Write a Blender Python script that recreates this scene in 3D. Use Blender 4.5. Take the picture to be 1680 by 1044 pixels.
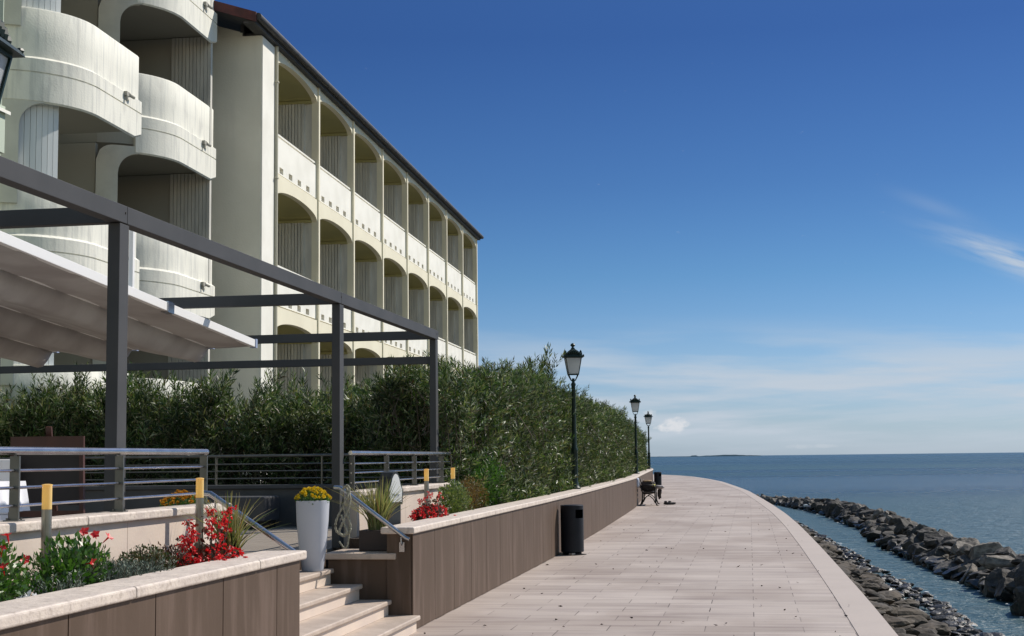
import bpy, math, random
import numpy as np
from mathutils import Vector, Matrix, noise
random.seed(7); rng = np.random.default_rng(7)
R = math.radians
for o in list(bpy.data.objects): bpy.data.objects.remove(o)
SC = bpy.context.scene
COL = SC.collection
# ------------------------------------------------------------------ camera
F, YAW, PITCH, ROLL, EYE = 2350.0, math.atan(385/2350), math.atan(230/2350), R(0.66), 1.6
cam = bpy.data.cameras.new('camera'); co = bpy.data.objects.new('camera', cam); COL.objects.link(co)
cam.sensor_width = 36; cam.lens = 36*F/1680; cam.clip_start = .1; cam.clip_end = 60000
fw = Vector((-math.sin(YAW)*math.cos(PITCH), math.cos(YAW)*math.cos(PITCH), math.sin(PITCH)))
r0 = Vector((math.cos(YAW), math.sin(YAW), 0)); u0 = r0.cross(fw)
rr = r0*math.cos(ROLL) - u0*math.sin(ROLL); uu = u0*math.cos(ROLL) + r0*math.sin(ROLL)
co.matrix_world = Matrix(((rr.x, uu.x, -fw.x, 0), (rr.y, uu.y, -fw.y, 0), (rr.z, uu.z, -fw.z, EYE), (0, 0, 0, 1)))
SC.camera = co
# ------------------------------------------------------------------ world and sun
SUN_AZ, SUN_EL = R(47), R(43)
w = bpy.data.worlds.new('World'); SC.world = w; w.use_nodes = True
nt = w.node_tree; nt.nodes.clear()
def N(nt, typ, **kw):
    n = nt.nodes.new(typ)
    for k, v in kw.items():
        if k in n.inputs: n.inputs[k].default_value = v
        else: setattr(n, k, v)
    return n
def L(nt, a, b): nt.links.new(a, b)
def math_(nt, op, a, b=None, c=None, clamp=False):
    n = nt.nodes.new('ShaderNodeMath'); n.operation = op; n.use_clamp = clamp
    for i, v in enumerate((a, b, c)):
        if v is None: continue
        if isinstance(v, (int, float)): n.inputs[i].default_value = v
        else: nt.links.new(v, n.inputs[i])
    return n.outputs[0]
def smooth(nt, v, a, b, lo=0.0, hi=1.0):
    n = nt.nodes.new('ShaderNodeMapRange'); n.interpolation_type = 'SMOOTHSTEP'
    nt.links.new(v, n.inputs[0]); n.inputs[1].default_value = a; n.inputs[2].default_value = b
    n.inputs[3].default_value = lo; n.inputs[4].default_value = hi
    return n.outputs[0]
sky = N(nt, 'ShaderNodeTexSky', sky_type='NISHITA', sun_disc=False, sun_elevation=SUN_EL, sun_rotation=SUN_AZ,
        altitude=0, air_density=1.0, dust_density=0.15, ozone_density=3.0)
gam = N(nt, 'ShaderNodeHueSaturation', Saturation=1.12, Value=1.0); L(nt, sky.outputs[0], gam.inputs['Color'])
tc = N(nt, 'ShaderNodeTexCoord'); sp = N(nt, 'ShaderNodeSeparateXYZ'); L(nt, tc.outputs['Generated'], sp.inputs[0])
az = math_(nt, 'ARCTAN2', sp.outputs[0], sp.outputs[1]); el = math_(nt, 'ARCSINE', sp.outputs[2])
def cloud_noise(sx, sy, scale, detail, shear=0.0, w_=0.0, rough=.55):
    c = N(nt, 'ShaderNodeCombineXYZ')
    L(nt, math_(nt, 'MULTIPLY', az, sx), c.inputs[0])
    L(nt, math_(nt, 'ADD', math_(nt, 'MULTIPLY', el, sy), math_(nt, 'MULTIPLY', az, shear)), c.inputs[1]); c.inputs[2].default_value = w_
    n = N(nt, 'ShaderNodeTexNoise', Scale=scale, Detail=detail, Roughness=rough); L(nt, c.outputs[0], n.inputs['Vector']); return n.outputs[0]
def gauss(v, c, s):
    d = math_(nt, 'DIVIDE', math_(nt, 'SUBTRACT', v, c), s); return math_(nt, 'EXPONENT', math_(nt, 'MULTIPLY', math_(nt, 'MULTIPLY', d, d), -1.0))
veil = math_(nt, 'MULTIPLY', smooth(nt, cloud_noise(1.0, 9.0, 5.5, 6, .4, 3.1), .37, .64), smooth(nt, el, .10, .05))
veil2 = math_(nt, 'MULTIPLY', smooth(nt, cloud_noise(1.0, 14.0, 9.0, 5, -.8, 8.2), .38, .66), smooth(nt, el, .075, .02))
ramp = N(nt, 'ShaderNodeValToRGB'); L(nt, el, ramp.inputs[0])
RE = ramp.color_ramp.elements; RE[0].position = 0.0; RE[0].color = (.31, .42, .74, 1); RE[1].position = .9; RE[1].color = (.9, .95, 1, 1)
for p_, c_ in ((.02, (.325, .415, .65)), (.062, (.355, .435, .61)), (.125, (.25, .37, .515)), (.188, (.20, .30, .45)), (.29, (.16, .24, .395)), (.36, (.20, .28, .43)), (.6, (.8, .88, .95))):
    e_ = RE.new(p_); e_.color = (*c_, 1)  # upper sky left brighter than the visible band to raise the ambient fill
back = N(nt, 'ShaderNodeMixRGB'); L(nt, smooth(nt, sp.outputs[1], .45, -.15), back.inputs[0]); L(nt, ramp.outputs[0], back.inputs[1]); back.inputs[2].default_value = (1.30, 1.02, .76, 1)  # warm bright sky added behind the camera to lift the shaded faces
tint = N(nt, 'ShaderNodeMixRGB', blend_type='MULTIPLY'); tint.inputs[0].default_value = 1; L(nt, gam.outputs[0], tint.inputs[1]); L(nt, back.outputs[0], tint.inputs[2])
vsum = math_(nt, 'MULTIPLY', math_(nt, 'ADD', math_(nt, 'MULTIPLY', veil, .80), math_(nt, 'MULTIPLY', veil2, .5)), smooth(nt, el, -.01, .03))
# the single wisp high on the right
daz = math_(nt, 'SUBTRACT', az, .178); wl = math_(nt, 'ADD', el, math_(nt, 'MULTIPLY', daz, .43))
wisp = math_(nt, 'MULTIPLY', math_(nt, 'MULTIPLY', gauss(wl, .1272, .0085), gauss(az, .186, .042)), smooth(nt, cloud_noise(6, 40, 3.0, 5, 14, 1.0), .3, .66))
daz2 = math_(nt, 'SUBTRACT', az, .13); wl2 = math_(nt, 'ADD', el, math_(nt, 'MULTIPLY', daz2, .42))
wisp2 = math_(nt, 'MULTIPLY', math_(nt, 'MULTIPLY', gauss(wl2, .164, .005), gauss(az, .128, .022)), .12)
# little cumulus heads low over the sea
cn = cloud_noise(30, 48, 2.6, 6, 0, 5.0, .6)
def puff(a, e, sa, se, amt=1.0):
    g = math_(nt, 'MULTIPLY', gauss(az, a, sa), gauss(el, e, se))
    return math_(nt, 'MULTIPLY', smooth(nt, math_(nt, 'ADD', g, math_(nt, 'MULTIPLY', math_(nt, 'SUBTRACT', cn, .5), 2.2)), .40, 1.0), amt)
pf = math_(nt, 'MAXIMUM', puff(-.052, .0215, .013, .0062), puff(-.068, .029, .006, .005, .8))
pf = math_(nt, 'MAXIMUM', pf, puff(.195, .0125, .012, .006, .8))
pf = math_(nt, 'MAXIMUM', pf, puff(.045, .0058, .03, .002, .22))
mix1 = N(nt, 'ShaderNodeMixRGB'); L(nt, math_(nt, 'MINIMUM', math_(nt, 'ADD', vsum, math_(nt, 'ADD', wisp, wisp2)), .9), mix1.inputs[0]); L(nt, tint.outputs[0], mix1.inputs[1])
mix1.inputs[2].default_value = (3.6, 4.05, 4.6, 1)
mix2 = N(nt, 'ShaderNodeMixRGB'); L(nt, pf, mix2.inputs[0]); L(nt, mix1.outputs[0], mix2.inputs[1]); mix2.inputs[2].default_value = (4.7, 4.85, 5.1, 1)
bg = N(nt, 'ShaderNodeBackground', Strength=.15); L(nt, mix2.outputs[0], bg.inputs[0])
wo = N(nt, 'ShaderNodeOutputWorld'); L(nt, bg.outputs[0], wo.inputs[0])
sun = bpy.data.lights.new('sun', 'SUN'); sun.energy = 5.0; sun.angle = R(.53); sun.color = (1, .93, .83)
so = bpy.data.objects.new('sun', sun); COL.objects.link(so)
sv = Vector((math.sin(SUN_AZ)*math.cos(SUN_EL), math.cos(SUN_AZ)*math.cos(SUN_EL), math.sin(SUN_EL)))
so.rotation_euler = sv.to_track_quat('Z', 'Y').to_euler(); so.location = (20, 30, 40)
SC.view_settings.view_transform = 'Standard'; SC.view_settings.look = 'None'; SC.view_settings.exposure = 0.0; SC.view_settings.gamma = 1
# ------------------------------------------------------------------ materials
MATS = {}
def mat(name, col, rough=.6, metal=0, spec=.5, var=None, vscale=3.0, vstretch=(1, 1, 1), vdetail=6, lo=.35, hi=.65, bump=0, bscale=40, bstretch=(1, 1, 1), island=None, trans=None, emit=None, emits=0, coat=0, var2=None, v2scale=20, v2amt=.5, v2stretch=(1,1,1), clump=False):
    m = bpy.data.materials.new(name); m.use_nodes = True; t = m.node_tree; p = t.nodes['Principled BSDF']
    p.inputs['Roughness'].default_value = rough; p.inputs['Metallic'].default_value = metal; p.inputs['Specular IOR Level'].default_value = spec
    p.inputs['Coat Weight'].default_value = coat
    tcx = N(t, 'ShaderNodeTexCoord')
    cur = N(t, 'ShaderNodeRGB'); cur.outputs[0].default_value = (*col, 1); cur = cur.outputs[0]
    def nz(scale, stretch, detail=6):
        mp = N(t, 'ShaderNodeMapping'); mp.inputs['Scale'].default_value = stretch; L(t, tcx.outputs['Object'], mp.inputs[0])
        n = N(t, 'ShaderNodeTexNoise', Scale=scale, Detail=detail); L(t, mp.outputs[0], n.inputs['Vector']); return n.outputs[0]
    if var is not None:
        mx = N(t, 'ShaderNodeMixRGB'); L(t, smooth(t, nz(vscale, vstretch, vdetail), lo, hi), mx.inputs[0]); L(t, cur, mx.inputs[1]); mx.inputs[2].default_value = (*var, 1); cur = mx.outputs[0]
    if var2 is not None:
        mx = N(t, 'ShaderNodeMixRGB'); L(t, math_(t, 'MULTIPLY', smooth(t, nz(v2scale, v2stretch), .5, .72), v2amt), mx.inputs[0]); L(t, cur, mx.inputs[1]); mx.inputs[2].default_value = (*var2, 1); cur = mx.outputs[0]
    if island is not None:
        g = N(t, 'ShaderNodeNewGeometry'); rp = N(t, 'ShaderNodeValToRGB'); L(t, g.outputs['Random Per Island'], rp.inputs[0])
        e = rp.color_ramp.elements; e[0].color = (*island[0], 1); e[1].color = (*island[-1], 1)
        for i, c in enumerate(island[1:-1]):
            x = e.new((i+1)/(len(island)-1)); x.color = (*c, 1)
        cur = rp.outputs[0]
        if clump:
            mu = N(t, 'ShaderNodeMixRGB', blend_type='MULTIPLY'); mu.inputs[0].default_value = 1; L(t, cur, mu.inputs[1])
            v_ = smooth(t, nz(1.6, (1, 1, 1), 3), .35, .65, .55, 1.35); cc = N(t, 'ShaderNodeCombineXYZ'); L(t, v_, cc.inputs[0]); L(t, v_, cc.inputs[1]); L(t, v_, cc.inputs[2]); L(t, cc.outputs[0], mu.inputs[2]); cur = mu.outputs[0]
    L(t, cur, p.inputs['Base Color'])
    if emit: p.inputs['Emission Color'].default_value = (*emit, 1); p.inputs['Emission Strength'].default_value = emits
    if bump:
        b = N(t, 'ShaderNodeBump', Strength=bump, Distance=.02); L(t, nz(bscale, bstretch), b.inputs['Height']); L(t, b.outputs[0], p.inputs['Normal'])
    if trans:
        tr = N(t, 'ShaderNodeBsdfTranslucent'); tr.inputs[0].default_value = (*trans[1], 1)
        if island is not None:
            hs = N(t, 'ShaderNodeMixRGB', blend_type='MULTIPLY'); hs.inputs[0].default_value = 1; L(t, cur, hs.inputs[1]); hs.inputs[2].default_value = (*trans[1], 1); L(t, hs.outputs[0], tr.inputs[0])
        ms = N(t, 'ShaderNodeMixShader'); ms.inputs[0].default_value = trans[0]
        L(t, p.outputs[0], ms.inputs[1]); L(t, tr.outputs[0], ms.inputs[2]); L(t, ms.outputs[0], t.nodes['Material Output'].inputs[0])
    MATS[name] = m; return m
M = MATS
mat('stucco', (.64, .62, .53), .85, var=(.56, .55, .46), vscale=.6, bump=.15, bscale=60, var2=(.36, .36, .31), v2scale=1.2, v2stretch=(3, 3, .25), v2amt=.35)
mat('end_plaster', (.84, .81, .70), .9, var=(.76, .73, .62), vscale=.7, bump=.3, bscale=25, var2=(.62, .60, .52), v2scale=1.1, v2stretch=(2, 2, .3), v2amt=.35)
mat('stucco_white', (.86, .84, .76), .8, var=(.78, .76, .68), vscale=1.2, bump=.05, bscale=50)
mat('cream', (.80, .75, .58), .8, var=(.74, .69, .53), vscale=.9, bump=.05, bscale=50)
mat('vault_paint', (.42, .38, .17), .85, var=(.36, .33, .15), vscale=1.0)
mat('concrete', (.78, .765, .68), .85, var=(.60, .60, .55), vscale=13, vstretch=(1, 1, .06), lo=.46, hi=.74, bump=.2, bscale=30, var2=(.36, .36, .34), v2scale=4.5, v2amt=.32, v2stretch=(1, 1, .35))
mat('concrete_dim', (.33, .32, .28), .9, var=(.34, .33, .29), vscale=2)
mat('slats', (.62, .60, .54), .8, var=(.50, .49, .45), vscale=6, vstretch=(1, 1, .2))
mat('dark_glass', (.02, .025, .035), .12)
mat('white_board', (.70, .72, .72), .6, var=(.62, .65, .66), vscale=4, vstretch=(1, 1, .1))
mat('roof_red', (.10, .028, .026), .8, var=(.06, .02, .02), vscale=4)
mat('roof_dark', (.035, .034, .037), .6, var=(.055, .052, .05), vscale=5)
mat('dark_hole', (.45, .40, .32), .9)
mat('downpipe', (.50, .47, .36), .5)
mat('anthracite', (.066, .067, .069), .55, spec=.12, var=(.076, .076, .078), vscale=2)
mat('steel', (.50, .50, .52), .27, metal=1, var=(.40, .40, .42), vscale=6, vstretch=(1, 1, .2))
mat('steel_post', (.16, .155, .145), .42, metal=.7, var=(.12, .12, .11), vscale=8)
mat('bollard_steel', (.34, .32, .28), .35, metal=.85, var=(.26, .25, .22), vscale=8)
mat('bollard_head', (.88, .76, .40), .35, trans=(.5, (.95, .72, .22)), emit=(1, .55, .12), emits=.16)
mat('travertine', (.66, .57, .49), .6, var=(.56, .48, .42), vscale=7, vdetail=9, bump=.25, bscale=45, var2=(.33, .27, .22), v2scale=24, v2amt=.55)
mat('travertine_wall', (.66, .55, .46), .6, var=(.60, .50, .43), vscale=2.5, vdetail=8, bump=.08, bscale=45)
mat('step_stone', (.50, .41, .34), .6, var=(.42, .34, .28), vscale=4, vdetail=9, bump=.15, bscale=45, var2=(.30, .25, .2), v2scale=18, v2amt=.35)
mat('cladding', (.098, .067, .048), .6, spec=.15, var=(.114, .079, .058), vscale=3.2, vstretch=(1, 1, .22), lo=.42, hi=.68, var2=(.25, .18, .15), v2scale=9, v2stretch=(1, 1, .12), v2amt=.25, bump=.05, bscale=20)
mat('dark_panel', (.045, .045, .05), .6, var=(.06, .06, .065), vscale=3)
mat('joint_dark', (.02, .016, .014), .9)
mat('soil', (.035, .024, .018), .95, var=(.055, .04, .03), vscale=12, bump=.8, bscale=30)
mat('deck_wood', (.20, .17, .14), .7, var=(.28, .24, .20), vscale=6, vstretch=(.2, 6, 1))
mat('awning_fabric', (.52, .50, .48), .9, var=(.38, .35, .335), vscale=1.5, trans=(.10, (.5, .44, .42)))
mat('awning_metal', (.80, .79, .77), .4)
mat('end_cap', (.30, .36, .50), .4)
mat('easel_wood', (.065, .021, .014), .55, var=(.045, .014, .010), vscale=8, vstretch=(1, 1, .2))
mat('easel_panel', (.020, .014, .013), .6)
mat('tablecloth', (.78, .78, .82), .9)
mat('white_pot', (.50, .52, .58), .45, var=(.47, .49, .55), vscale=3)
mat('brown_pot', (.040, .026, .022), .6)
mat('rope', (.36, .35, .27), .9, var=(.22, .21, .16), vscale=60)
mat('lamp_green', (.005, .020, .015), .42, spec=.35)
mat('lamp_glass', (.60, .63, .65), .35, trans=(.45, (.75, .78, .8)))
mat('bin_dark', (.010, .012, .017), .5, spec=.2, var=(.014, .016, .022), vscale=4)
mat('bin_post', (.30, .27, .24), .5)
mat('iron', (.012, .011, .011), .5, metal=.3)
mat('bench_wood', (.05, .035, .028), .6)
mat('bag', (.035, .024, .022), .8)
mat('tan', (.40, .27, .15), .8)
mat('bag_light', (.38, .42, .52), .8)
mat('yellow_cloth', (.75, .68, .16), .8)
mat('grey_cloth', (.30, .27, .27), .9)
mat('shoe', (.02, .015, .015), .6)
mat('sign_box', (.03, .032, .034), .4)
mat('sign_face', (.80, .80, .78), .4)
mat('sign_ink', (.35, .40, .48), .5)
mat('pale_green', (.46, .52, .42), .8)
mat('gull_white', (.8, .8, .8), .7)
mat('rock', (.030, .028, .027), .9, var=(.085, .074, .061), vscale=3.4, vdetail=10, bump=.9, bscale=7, var2=(.035, .033, .032), v2scale=3.5, v2amt=.7)
mat('rock_pale', (.24, .21, .175), .85, var=(.13, .11, .09), vscale=3, vdetail=10, bump=.8, bscale=8, var2=(.07, .065, .06), v2scale=4, v2amt=.7)
mat('rubble', (.080, .060, .040), .85, var=(.032, .026, .020), vscale=3, vdetail=10, bump=1.0, bscale=14, var2=(.12, .095, .065), v2scale=6, v2amt=.5)
mat('rubble_wet', (.014, .013, .012), .5, bump=1.0, bscale=16, spec=.4, var=(.030, .026, .020), vscale=3)
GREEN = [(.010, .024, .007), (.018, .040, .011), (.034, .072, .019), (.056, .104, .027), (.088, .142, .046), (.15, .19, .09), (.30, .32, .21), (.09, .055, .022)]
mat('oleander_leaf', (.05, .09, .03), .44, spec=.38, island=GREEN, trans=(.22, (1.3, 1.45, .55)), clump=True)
mat('stem', (.09, .07, .05), .8)
mat('lav_leaf', (.2, .25, .2), .7, island=[(.07, .10, .075), (.15, .19, .15), (.22, .27, .22)], trans=(.15, (1, 1, 1)))
mat('shrub_leaf', (.05, .09, .03), .5, island=[(.03, .05, .018), (.055, .085, .03), (.09, .08, .035), (.11, .06, .03)], trans=(.2, (1.2, 1.3, .6)))
mat('green_leaf', (.05, .09, .03), .35, island=[(.025, .07, .012), (.05, .13, .02), (.10, .19, .04)], trans=(.3, (1.2, 1.4, .6)))
mat('lime_leaf', (.05, .09, .03), .5, island=[(.05, .09, .02), (.12, .17, .05), (.22, .24, .09)], trans=(.3, (1.2, 1.3, .6)))
mat('autumn_leaf', (.05, .09, .03), .5, island=[(.10, .06, .02), (.18, .11, .03), (.14, .13, .04)], trans=(.3, (1.3, 1.1, .6)))
mat('grass_blade', (.1, .12, .03), .5, island=[(.10, .15, .04), (.22, .26, .09), (.36, .33, .16), (.16, .10, .05)], trans=(.35, (1.2, 1.2, .7)))
mat('red_petal', (.6, .02, .02), .45, island=[(.30, .004, .008), (.58, .010, .016), (.74, .02, .028), (.80, .07, .07)], trans=(.3, (1.3, .8, .8)))
mat('bronze_leaf', (.1, .03, .02), .5, island=[(.05, .018, .014), (.09, .03, .018), (.05, .05, .018)], trans=(.25, (1.3, 1, .8)))
mat('yellow_petal', (.8, .6, .02), .6, island=[(.70, .46, .01), (.85, .62, .015), (.88, .72, .05)], trans=(.2, (1, 1, .6)))
mat('orange_petal', (.7, .35, .02), .6, island=[(.60, .24, .01), (.75, .42, .02), (.45, .15, .02)], trans=(.2, (1, 1, .6)))
mat('white_petal', (.8, .8, .8), .6, trans=(.3, (.9, .9, .9)))
mat('land_far', (.20, .27, .33), 1)  # distance haze put into this pale blue-grey base colour
mat('house_roof', (.09, .095, .11), .7)
mat('garden_ground', (.07, .075, .04), .95, var=(.05, .045, .03), vscale=3)
mat('leaf_litter', (.05, .03, .02), .9)
# paving
def paving():
    m = bpy.data.materials.new('paving'); m.use_nodes = True; t = m.node_tree; p = t.nodes['Principled BSDF']; p.inputs['Roughness'].default_value = .7
    tcx = N(t, 'ShaderNodeTexCoord')
    br = N(t, 'ShaderNodeTexBrick', offset=.5); br.inputs['Scale'].default_value = 1; br.inputs['Mortar Size'].default_value = .006; br.inputs['Mortar Smooth'].default_value = .3
    br.inputs['Brick Width'].default_value = .9; br.inputs['Row Height'].default_value = .42; br.inputs['Bias'].default_value = 0
    br.inputs['Color1'].default_value = (.375, .312, .270, 1); br.inputs['Color2'].default_value = (.47, .40, .35, 1); br.inputs['Mortar'].default_value = (.115, .09, .075, 1)
    L(t, tcx.outputs['Object'], br.inputs['Vector'])
    def nz(scale, st, d=6):
        mp = N(t, 'ShaderNodeMapping'); mp.inputs['Scale'].default_value = st; L(t, tcx.outputs['Object'], mp.inputs[0])
        n = N(t, 'ShaderNodeTexNoise', Scale=scale, Detail=d); L(t, mp.outputs[0], n.inputs['Vector']); return n.outputs[0]
    # joints fade in and out
    base = N(t, 'ShaderNodeMixRGB'); base.inputs[2].default_value = (.42, .355, .31, 1); L(t, br.outputs['Color'], base.inputs[1])
    L(t, math_(t, 'MULTIPLY', smooth(t, nz(1.1, (1, 1, 1)), .38, .62), math_(t, 'MULTIPLY', br.outputs['Fac'], .60)), base.inputs[0])
    m1 = N(t, 'ShaderNodeMixRGB', blend_type='MULTIPLY'); L(t, base.outputs[0], m1.inputs[1]); m1.inputs[2].default_value = (.80, .78, .79, 1); L(t, smooth(t, nz(2.0, (.35, 2.4, 1), 8), .45, .68), m1.inputs[0])
    m2 = N(t, 'ShaderNodeMixRGB', blend_type='MULTIPLY'); L(t, m1.outputs[0], m2.inputs[1]); m2.inputs[2].default_value = (.82, .79, .77, 1); L(t, smooth(t, nz(.55, (1, .5, 1), 5), .42, .62), m2.inputs[0])
    m3 = N(t, 'ShaderNodeMixRGB'); L(t, m2.outputs[0], m3.inputs[1]); m3.inputs[2].default_value = (.14, .11, .09, 1); L(t, smooth(t, nz(9, (.7, 1.6, 1), 4), .74, .80, 0, .8), m3.inputs[0])
    L(t, m3.outputs[0], p.inputs['Base Color'])
    b = N(t, 'ShaderNodeBump', Strength=.35, Distance=.004); L(t, nz(30, (1, 1, 1)), b.inputs['Height']); L(t, b.outputs[0], p.inputs['Normal'])
    MATS['paving'] = m
def wet_zone(name, z0, z1, dark):
    m = M[name]; t = m.node_tree; p = t.nodes['Principled BSDF']; g_ = N(t, 'ShaderNodeNewGeometry'); sx = N(t, 'ShaderNodeSeparateXYZ'); L(t, g_.outputs['Position'], sx.inputs[0])
    nn = N(t, 'ShaderNodeTexNoise', Scale=1.5, Detail=4); L(t, g_.outputs['Position'], nn.inputs['Vector'])
    f = smooth(t, math_(t, 'ADD', sx.outputs[2], math_(t, 'MULTIPLY', nn.outputs[0], .35)), z1+.17, z0+.17)
    src = p.inputs['Base Color'].links[0].from_socket
    mx = N(t, 'ShaderNodeMixRGB'); L(t, f, mx.inputs[0]); L(t, src, mx.inputs[1]); mx.inputs[2].default_value = (*dark, 1); L(t, mx.outputs[0], p.inputs['Base Color'])
    mr = N(t, 'ShaderNodeMapRange'); L(t, f, mr.inputs[0]); mr.inputs[3].default_value = .85; mr.inputs[4].default_value = .35; L(t, mr.outputs[0], p.inputs['Roughness'])
wet_zone('rubble', -1.16, -1.02, (.022, .022, .018)); wet_zone('rock', -1.08, -.85, (.014, .014, .013)); wet_zone('rock_pale', -1.12, -.98, (.03, .028, .022))
paving()
mat('foam', (.85, .87, .88), .6)
mat('kerb_stone', (.44, .372, .325), .7, var=(.42, .355, .31), vscale=1.2, bump=.1, bscale=30)
def water():
    m = bpy.data.materials.new('sea_water'); m.use_nodes = True; t = m.node_tree; p = t.nodes['Principled BSDF']
    tcx = N(t, 'ShaderNodeTexCoord')
    def nz(scale, st, d=4, rough=.5):
        mp = N(t, 'ShaderNodeMapping'); mp.inputs['Scale'].default_value = st; L(t, tcx.outputs['Object'], mp.inputs[0])
        n = N(t, 'ShaderNodeTexNoise', Scale=scale, Detail=d, Roughness=rough); L(t, mp.outputs[0], n.inputs['Vector']); return n.outputs[0]
    bands = nz(1.0, (.0022, .011, 1), 4)
    mx = N(t, 'ShaderNodeMixRGB'); mx.inputs[1].default_value = (.016, .044, .056, 1); mx.inputs[2].default_value = (.045, .095, .108, 1); L(t, smooth(t, bands, .42, .6), mx.inputs[0])
    L(t, mx.outputs[0], p.inputs['Base Color']); p.inputs['IOR'].default_value = 1.33; p.inputs['Specular IOR Level'].default_value = .42
    L(t, smooth(t, bands, .35, .62, .22, .38), p.inputs['Roughness'])
    h = math_(t, 'ADD', nz(1.1, (.8, 1.7, 1), 6, .6), math_(t, 'MULTIPLY', nz(5.5, (.8, 1.3, 1), 4, .6), .25))
    b = N(t, 'ShaderNodeBump', Strength=1.0, Distance=.32); L(t, h, b.inputs['Height']); L(t, b.outputs[0], p.inputs['Normal'])
    MATS['water'] = m
water()
# ------------------------------------------------------------------ mesh builder and object helpers
class MB:
    def __init__(s): s.v = []; s.f = []
    def add(s, vs, fs):
        n = len(s.v); s.v += [tuple(p) for p in vs]; s.f += [tuple(i+n for i in f) for f in fs]; return s
    def box(s, x0, x1, y0, y1, z0, z1):
        return s.add([(x0,y0,z0),(x1,y0,z0),(x1,y1,z0),(x0,y1,z0),(x0,y0,z1),(x1,y0,z1),(x1,y1,z1),(x0,y1,z1)],
                     [(0,3,2,1),(4,5,6,7),(0,1,5,4),(1,2,6,5),(2,3,7,6),(3,0,4,7)])
    def bar(s, a, b, w, h):    # rectangular bar from a to b, w sideways, h up
        a, b = Vector(a), Vector(b); d = (b-a).normalized(); up = Vector((0,0,1))
        if abs(d.z) > .95: up = Vector((0,1,0))
        x = d.cross(up).normalized()*w/2; y = x.cross(d).normalized()*h/2
        vs = [a-x-y, a+x-y, a+x+y, a-x+y, b-x-y, b+x-y, b+x+y, b-x+y]
        return s.add(vs, [(0,3,2,1),(4,5,6,7),(0,1,5,4),(1,2,6,5),(2,3,7,6),(3,0,4,7)])
    def tube(s, pts, r, n=10, caps=True):
        pts = [Vector(p) for p in pts]; rs = r if isinstance(r, (list, tuple)) else [r]*len(pts); vs = []; fs = []
        ref = None
        for i, p in enumerate(pts):
            d = (pts[min(i+1, len(pts)-1)] - pts[max(i-1, 0)]).normalized()
            if ref is None: ref = Vector((0,0,1)) if abs(d.z) < .9 else Vector((1,0,0))
            x = d.cross(ref).normalized(); y = d.cross(x).normalized(); ref = -y if False else ref
            for k in range(n):
                a = 2*math.pi*k/n; vs.append(p + x*math.cos(a)*rs[i] + y*math.sin(a)*rs[i])
        for i in range(len(pts)-1):
            for k in range(n): fs.append((i*n+k, i*n+(k+1)%n, (i+1)*n+(k+1)%n, (i+1)*n+k))
        if caps: fs.append(tuple(range(n-1, -1, -1))); fs.append(tuple((len(pts)-1)*n+k for k in range(n)))
        return s.add(vs, fs)
    def lathe(s, prof, n=24, c=(0,0,0), ph=0, sq=False, skip=None):
        vs = []; fs = []
        for r, z in prof:
            for k in range(n):
                a = ph + 2*math.pi*k/n; vs.append((c[0]+r*math.cos(a), c[1]+r*math.sin(a), c[2]+z))
        for i in range(len(prof)-1):
            for k in range(n):
                if skip and skip(i, k): continue
                fs.append((i*n+k, i*n+(k+1)%n, (i+1)*n+(k+1)%n, (i+1)*n+k))
        fs.append(tuple(range(n-1, -1, -1))); fs.append(tuple((len(prof)-1)*n+k for k in range(n)))
        return s.add(vs, fs)
    def prism(s, poly, d):     # poly = 3D points, d = extrusion vector
        n = len(poly); d = Vector(d); vs = [Vector(p) for p in poly] + [Vector(p)+d for p in poly]
        fs = [tuple(range(n-1, -1, -1)), tuple(range(n, 2*n))] + [(i, (i+1)%n, (i+1)%n+n, i+n) for i in range(n)]
        return s.add(vs, fs)
    def ball(s, c, r, nu=8, nv=5, sc=(1,1,1)):
        prof = [(max(.001, math.sin(math.pi*i/nv))*r, -math.cos(math.pi*i/nv)*r*sc[2]) for i in range(nv+1)]
        n0 = len(s.v); s.lathe(prof, nu, c)
        for i in range(n0, len(s.v)):
            x, y, z = s.v[i]; s.v[i] = (c[0]+(x-c[0])*sc[0], c[1]+(y-c[1])*sc[1], z)
        return s
    def mesh(s, name, m, smooth_=False):
        me = bpy.data.meshes.new(name); me.from_pydata(s.v, [], s.f); me.materials.append(M[m]); me.update()
        if smooth_: me.polygons.foreach_set('use_smooth', [True]*len(me.polygons))
        return me
    def build(s, name, m, parent=None, smooth_=False, bevel=0, recalc=True, loc=None, rz=0, seg=2):
        me = s.mesh(name, m, smooth_)
        if recalc:
            import bmesh
            b = bmesh.new(); b.from_mesh(me); bmesh.ops.recalc_face_normals(b, faces=b.faces); b.to_mesh(me); b.free()
        o = bpy.data.objects.new(name, me); COL.objects.link(o)
        if parent: o.parent = parent
        if loc: o.location = loc
        o.rotation_euler.z = rz
        if smooth_ and smooth_ != 'all':
            e = o.modifiers.new('es', 'EDGE_SPLIT'); e.split_angle = R(40)
        if bevel:
            b = o.modifiers.new('bv', 'BEVEL'); b.width = bevel; b.segments = seg; b.limit_method = 'ANGLE'; b.angle_limit = R(40)
        return o
def tag(o, label=None, cat=None, group=None, kind=None):
    if label: o['label'] = label
    if cat: o['category'] = cat
    if group: o['group'] = group
    if kind: o['kind'] = kind
    return o
def thing(name, label, cat, loc=(0,0,0), rz=0, group=None):
    o = bpy.data.objects.new(name, None); COL.objects.link(o); o.location = loc; o.rotation_euler = (0,0,rz); o.empty_display_size = .2
    return tag(o, label, cat, group)
def copy_tree(o, parent=None):
    c = o.copy(); COL.objects.link(c)
    if parent: c.parent = parent
    for ch in KIDS.get(o, []) if False else [x for x in bpy.data.objects if x.parent == o and x not in NEW]:
        copy_tree(ch, c)
    NEW.add(c); return c
NEW = set(); KIDS = {}
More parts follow.
